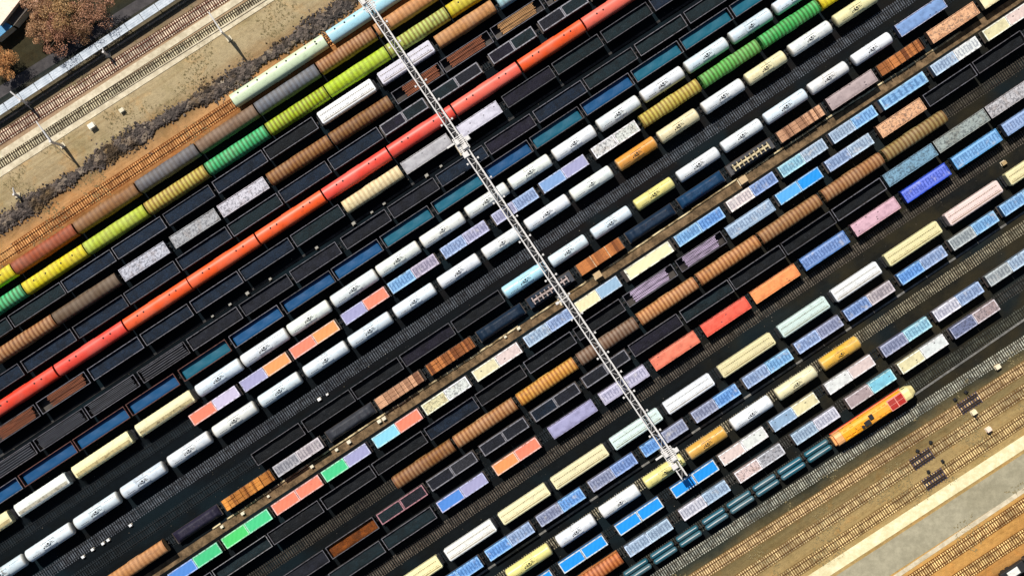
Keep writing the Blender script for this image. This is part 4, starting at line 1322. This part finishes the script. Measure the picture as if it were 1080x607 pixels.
tree(43, 4, 3.8, 8, 'rusty autumn tree beside the building roof corner', (1,.9,.86,1), 1)
tree(68, 6, 4.4, 9, 'golden brown autumn tree at top middle of the clump', (1,.98,.72,1), 2)
tree(96, 4, 4.6, 9, 'pinkish brown autumn tree, rightmost along the top edge', (.95,.8,.8,1), 3)
tree(42, 29, 3.6, 7, 'orange brown autumn tree at left of the clump', (1.0,.92,.78,1), 4)
tree(60, 36, 3.9, 8, 'reddish autumn tree nearest the grey path', (.86,.68,.68,1), 5)
tree(82, 25, 3.8, 7, 'dull brown autumn tree between clump and path', (.62,.56,.46,1), 6)
tree(2, 66, 3.4, 7, 'bright orange autumn tree at the left frame edge', (1.15,.9,.55,1), 7)
# ------------------------------------------------------------------ corner buildings
def house(name, pts, h, roofmat, label, col):
    Q = [wpt(x, y, h) for x, y in pts]; c_ = sum(Q, Vector())/len(Q)
    o = empty(name, c_); tag(o, label, 'building')
    n = len(Q); m = MB()
    m.add([(q.x-c_.x, q.y-c_.y, 0) for q in Q] + [(q.x-c_.x, q.y-c_.y, h) for q in Q], [(i, (i+1)%n, n+(i+1)%n, n+i) for i in range(n)])
    mkobj('wall', with_mat(m, M['cream']), None, o)
    m = MB(); k = 1.05
    m.add([((q.x-c_.x)*k, (q.y-c_.y)*k, h) for q in Q] + [((q.x-c_.x)*k, (q.y-c_.y)*k, h+.25) for q in Q] , [(i, (i+1)%n, n+(i+1)%n, n+i) for i in range(n)] + [tuple(range(n, 2*n)), tuple(range(n))])
    rf = mkobj('roof', with_mat(m, M[roofmat]), None, o, lin(col))
    a, b = Q[0]-c_, Q[1]-c_; e = (Q[-1]-Q[0]); m = MB()
    for i in range(1, 9):
        u = a + (b-a)*i/9; v = u + e; m.tube((u.x*.98, u.y*.98, h+.28), (v.x*.98, v.y*.98, h+.28), .05, n=4)
    mkobj('roof_seam', with_mat(m, M[roofmat]), None, rf, lin(col))
house('house', [(-30,-8), (-8,-34), (22,-2), (0,26)], 5, 'clean', 'house with pinkish white roof in the upper left corner', '#f4dcc8')
house('shed', [(-22,30), (-6,17), (12.5,28), (-4,42)], 3.2, 'clean', 'blue roofed shed at the left edge below the house', '#3c8cb8')
house('lean_to', [(6,18), (20,2), (29,10), (15,27)], 3.0, 'paint', 'dark roofed lean-to between the house and the trees', '#4a4038')
house('kiosk', [(26,-10), (30,-14), (52,8), (47,12)], 3.4, 'clean', 'pale strip-roofed outbuilding behind the leftmost trees', '#e8c8bc')

# ------------------------------------------------------------------ small lineside things
bx = MB(); bx.rbox(-.45, .45, -.35, .35, .12, .85, .03); bxm = with_mat(bx, M['clean'])
bl = MB(); bl.rbox(-.5, .5, -.4, .4, .85, .93, .03); blm = with_mat(bl, M['clean'])
bf = MB(); bf.box(-.55, .55, -.45, .45, 0, .12); bfm = with_mat(bf, M['cream'])
def cabinet(px, py, s_, label, col='#e8e4d4', rz=.58):
    o = empty('relay_cabinet', wpt(px, py, .5), rz); o.scale = (s_, s_, s_); tag(o, label, 'cabinet', 'small relay cabinets beside the tracks')
    mkobj('case', bxm, None, o, lin(col)); mkobj('lid', blm, None, o, lin(col)); mkobj('footing', bfm, None, o)
for i, (x, y) in enumerate([(224,333),(242.5,320.5),(261,309),(285,294),(334,261),(373,235.5),(392,223.5),(405,214.5),(450,185),(465,175),(88,425),(103,415)]):
    pass
strip_pts = sorted([(224,333),(242.5,320.5),(261,309),(285,294),(334,261),(373,235.5),(392,223.5),(405,214.5),(450,185),(465,175)])
for i, (x, y) in enumerate(strip_pts):
    cabinet(x, y, .62 + .2*((i*7) % 3)/2, f'small grey cabinet, {ORD[i+1]} from left on the dark strip two rows below red', '#9a9890')
for i, (x, y) in enumerate([(87.5,586.8),(97.5,579),(108.5,572.7),(114,569),(137.5,553.5)]):
    cabinet(x, y, .7, f'tiny white cabinet, {ORD[i+1]} from left between middle empty tracks', '#e4e8ea')
cabinet(336.7, 420.7, .8, 'white cabinet beside the middle empty track, left of its pair', '#f0f0f0')
cabinet(345, 415.7, .55, 'white cabinet beside the middle empty track, right of its pair', '#e0e0e0')
for i, (x, y, s_) in enumerate([(234,555,.7),(256,541,.8),(283,523,.6),(329,491.5,.8),(355,474,.7),(368,465.7,.9),(400,444,.9),(405,441,.9),(533,355,.6),(547,346,.8),(630,290,1.8),(783,190,1.9)]):
    cabinet(x, y, s_, f'{"large tan" if s_ > 1 else "small pale"} cabinet, {ORD[i+1]} from left along the ochre path', '#c8ac84' if s_ > 1 else '#e4dcc4')
cabinet(1058.5, 172, 1.1, 'tan cabinet beside the sleepers near the right edge', '#a89068')
cabinet(1027, 434.5, 1.2, 'cream cabinet between sandy tracks right of the locomotive', '#fae8c0')
cabinet(1042.5, 452.5, 1.2, 'pinkish cabinet nearest the cream verge, lower right', '#f8dcc8')
cabinet(1052, 386.5, 1.2, 'white cabinet uppermost on the sandy ground near right edge', '#f4e4c4')
cabinet(97, 133, 1.5, 'white cabinet on the sand below the left catenary mast', '#f4ecd8')
cabinet(128.5, 116.5, 1.1, 'pale cabinet on the sand halfway along the drains', '#dcd4b8')
# cream conduit along the ochre path
m = MB(); rr = random.Random(8)
pa, pb = wpt(226, 559.5), wpt(1014, 35.5); dd = (pb-pa).normalized(); nn_ = Vector((-dd.y, dd.x, 0)); L_ = (pb-pa).length; x = 0
while x < L_:
    l = rr.uniform(1.5, 4.5); o_ = math.sin(x*.05)*.25 + rr.uniform(-.06, .06)
    if rr.random() < .95:
        a, b = pa + dd*x + nn_*(o_+.55), pa + dd*(x+l) + nn_*(o_+.55+rr.uniform(-.05,.05)); m.tube((a.x, a.y, .15), (b.x, b.y, .15), .22, n=6)
    x += l + .04
t = NT('dusty_conduit', .8); gp = t.n.new('ShaderNodeNewGeometry').outputs['Position']
M['conduit'] = t.out(t.mix(sstep(t, t.noise(.35, 4, .7, vec=gp), .40, .62), (.16,.11,.05,1), (.72,.60,.36,1)))
tag(mkobj('cable_conduit', with_mat(m, M['conduit']), None), kind='structure')
# dark cable strip two rows below the red train
S('cable_trough', (224,333.2), (716.7,8.3), .5, .14, M['draind'], th=1)
# retarders and point machines on the sandy tracks
def on_track(pa, pb, x): return wpt(x, pa[1] + (pb[1]-pa[1])/(pb[0]-pa[0])*(x-pa[0]), 0)
rt = MB()
for y in (-1.0, -.5, .5, 1.0): rt.box(-2.6, 2.6, y-.09, y+.09, .1, .38)
rtm = with_mat(rt, M['dark']); rc = MB()
for i in range(8): rc.box(-2.5+i*.7, -2.2+i*.7, -1.45, 1.45, .095, .2)
t = NT('retarder_steel', .6); M['ret'] = t.out(t.mix(t.noise(1, 3), (.045,.03,.05,1), (.12,.09,.12,1))); rcm = with_mat(rc, M['ret'])
mo = MB(); mo.rbox(-.35, .35, -.3, .3, .05, .6, .05); mo.tube((.1,0,.5), (.1,0,1.7), .09); mo.tube((.1,0,1.7), (.1,0,2.1), .2, .02); mom = with_mat(mo, M['dark'])
ang = math.atan2(.553, .833)
for (pa, pb, x, lb) in (((741.7,604),(1050,407),1022,'dark track retarder uppermost, on the first sandy track'), ((790,604),(1077,414),972,'dark track retarder on the second sandy track'), ((833,606),(1080,442),985,'dark track retarder lowest, on the third sandy track')):
    o = empty('track_retarder', on_track(pa, pb, x), ang); tag(o, lb, 'retarder', 'track retarders on the sandy tracks')
    mkobj('brake_beam', rtm, None, o); mkobj('cross_tie', rcm, None, o)
for i, (x, y, lb) in enumerate([(1007,421,'dark point machine left of the uppermost retarder'), (1018.5,413,'dark point machine just above the uppermost retarder'), (967.5,475,'dark point machine beside the middle retarder, nearest to it'),
        (981.5,466,'dark point machine above right of the middle retarder'), (979,497,'dark point machine beside the lowest retarder'), (994,486,'dark point machine above right of the lowest retarder'), (1028,438,'dark point machine under the cream cabinet'), (1043,456,'dark point machine under the pinkish cabinet')]):
    o = empty('point_machine', wpt(x, y, .3), ang + .3*i); tag(o, lb, 'point machine', 'point machines beside the sandy tracks'); mkobj('motor_case', mom, None, o)
# dark truck on the edge of the frame, lower right
o = empty('parked_lorry', wpt(1073, 600, 2), ang); tag(o, 'dark lorry with white load at the bottom right corner', 'lorry')
m = MB(); m.rbox(-4, 2, -1.2, 1.2, .9, 2.4, .1); mkobj('cargo_bed', with_mat(m, M['dark']), None, o)
m = MB(); m.rbox(2.2, 4, -1.15, 1.15, .7, 2.6, .3); mkobj('cab', with_mat(m, M['clean']), None, o, lin('#303438'))
m = MB(); m.rbox(-2.6, .2, -.8, .8, 2.4, 2.8, .15); mkobj('load', with_mat(m, M['clean']), None, o, lin('#e8e8e0'))
for x in (-2.8, -1.6, 3.0):
    for y in (-1, 1): m = MB(); m.wheel(x, y, .5, .5, .3); mkobj('wheel', with_mat(m, M['under']), None, o)
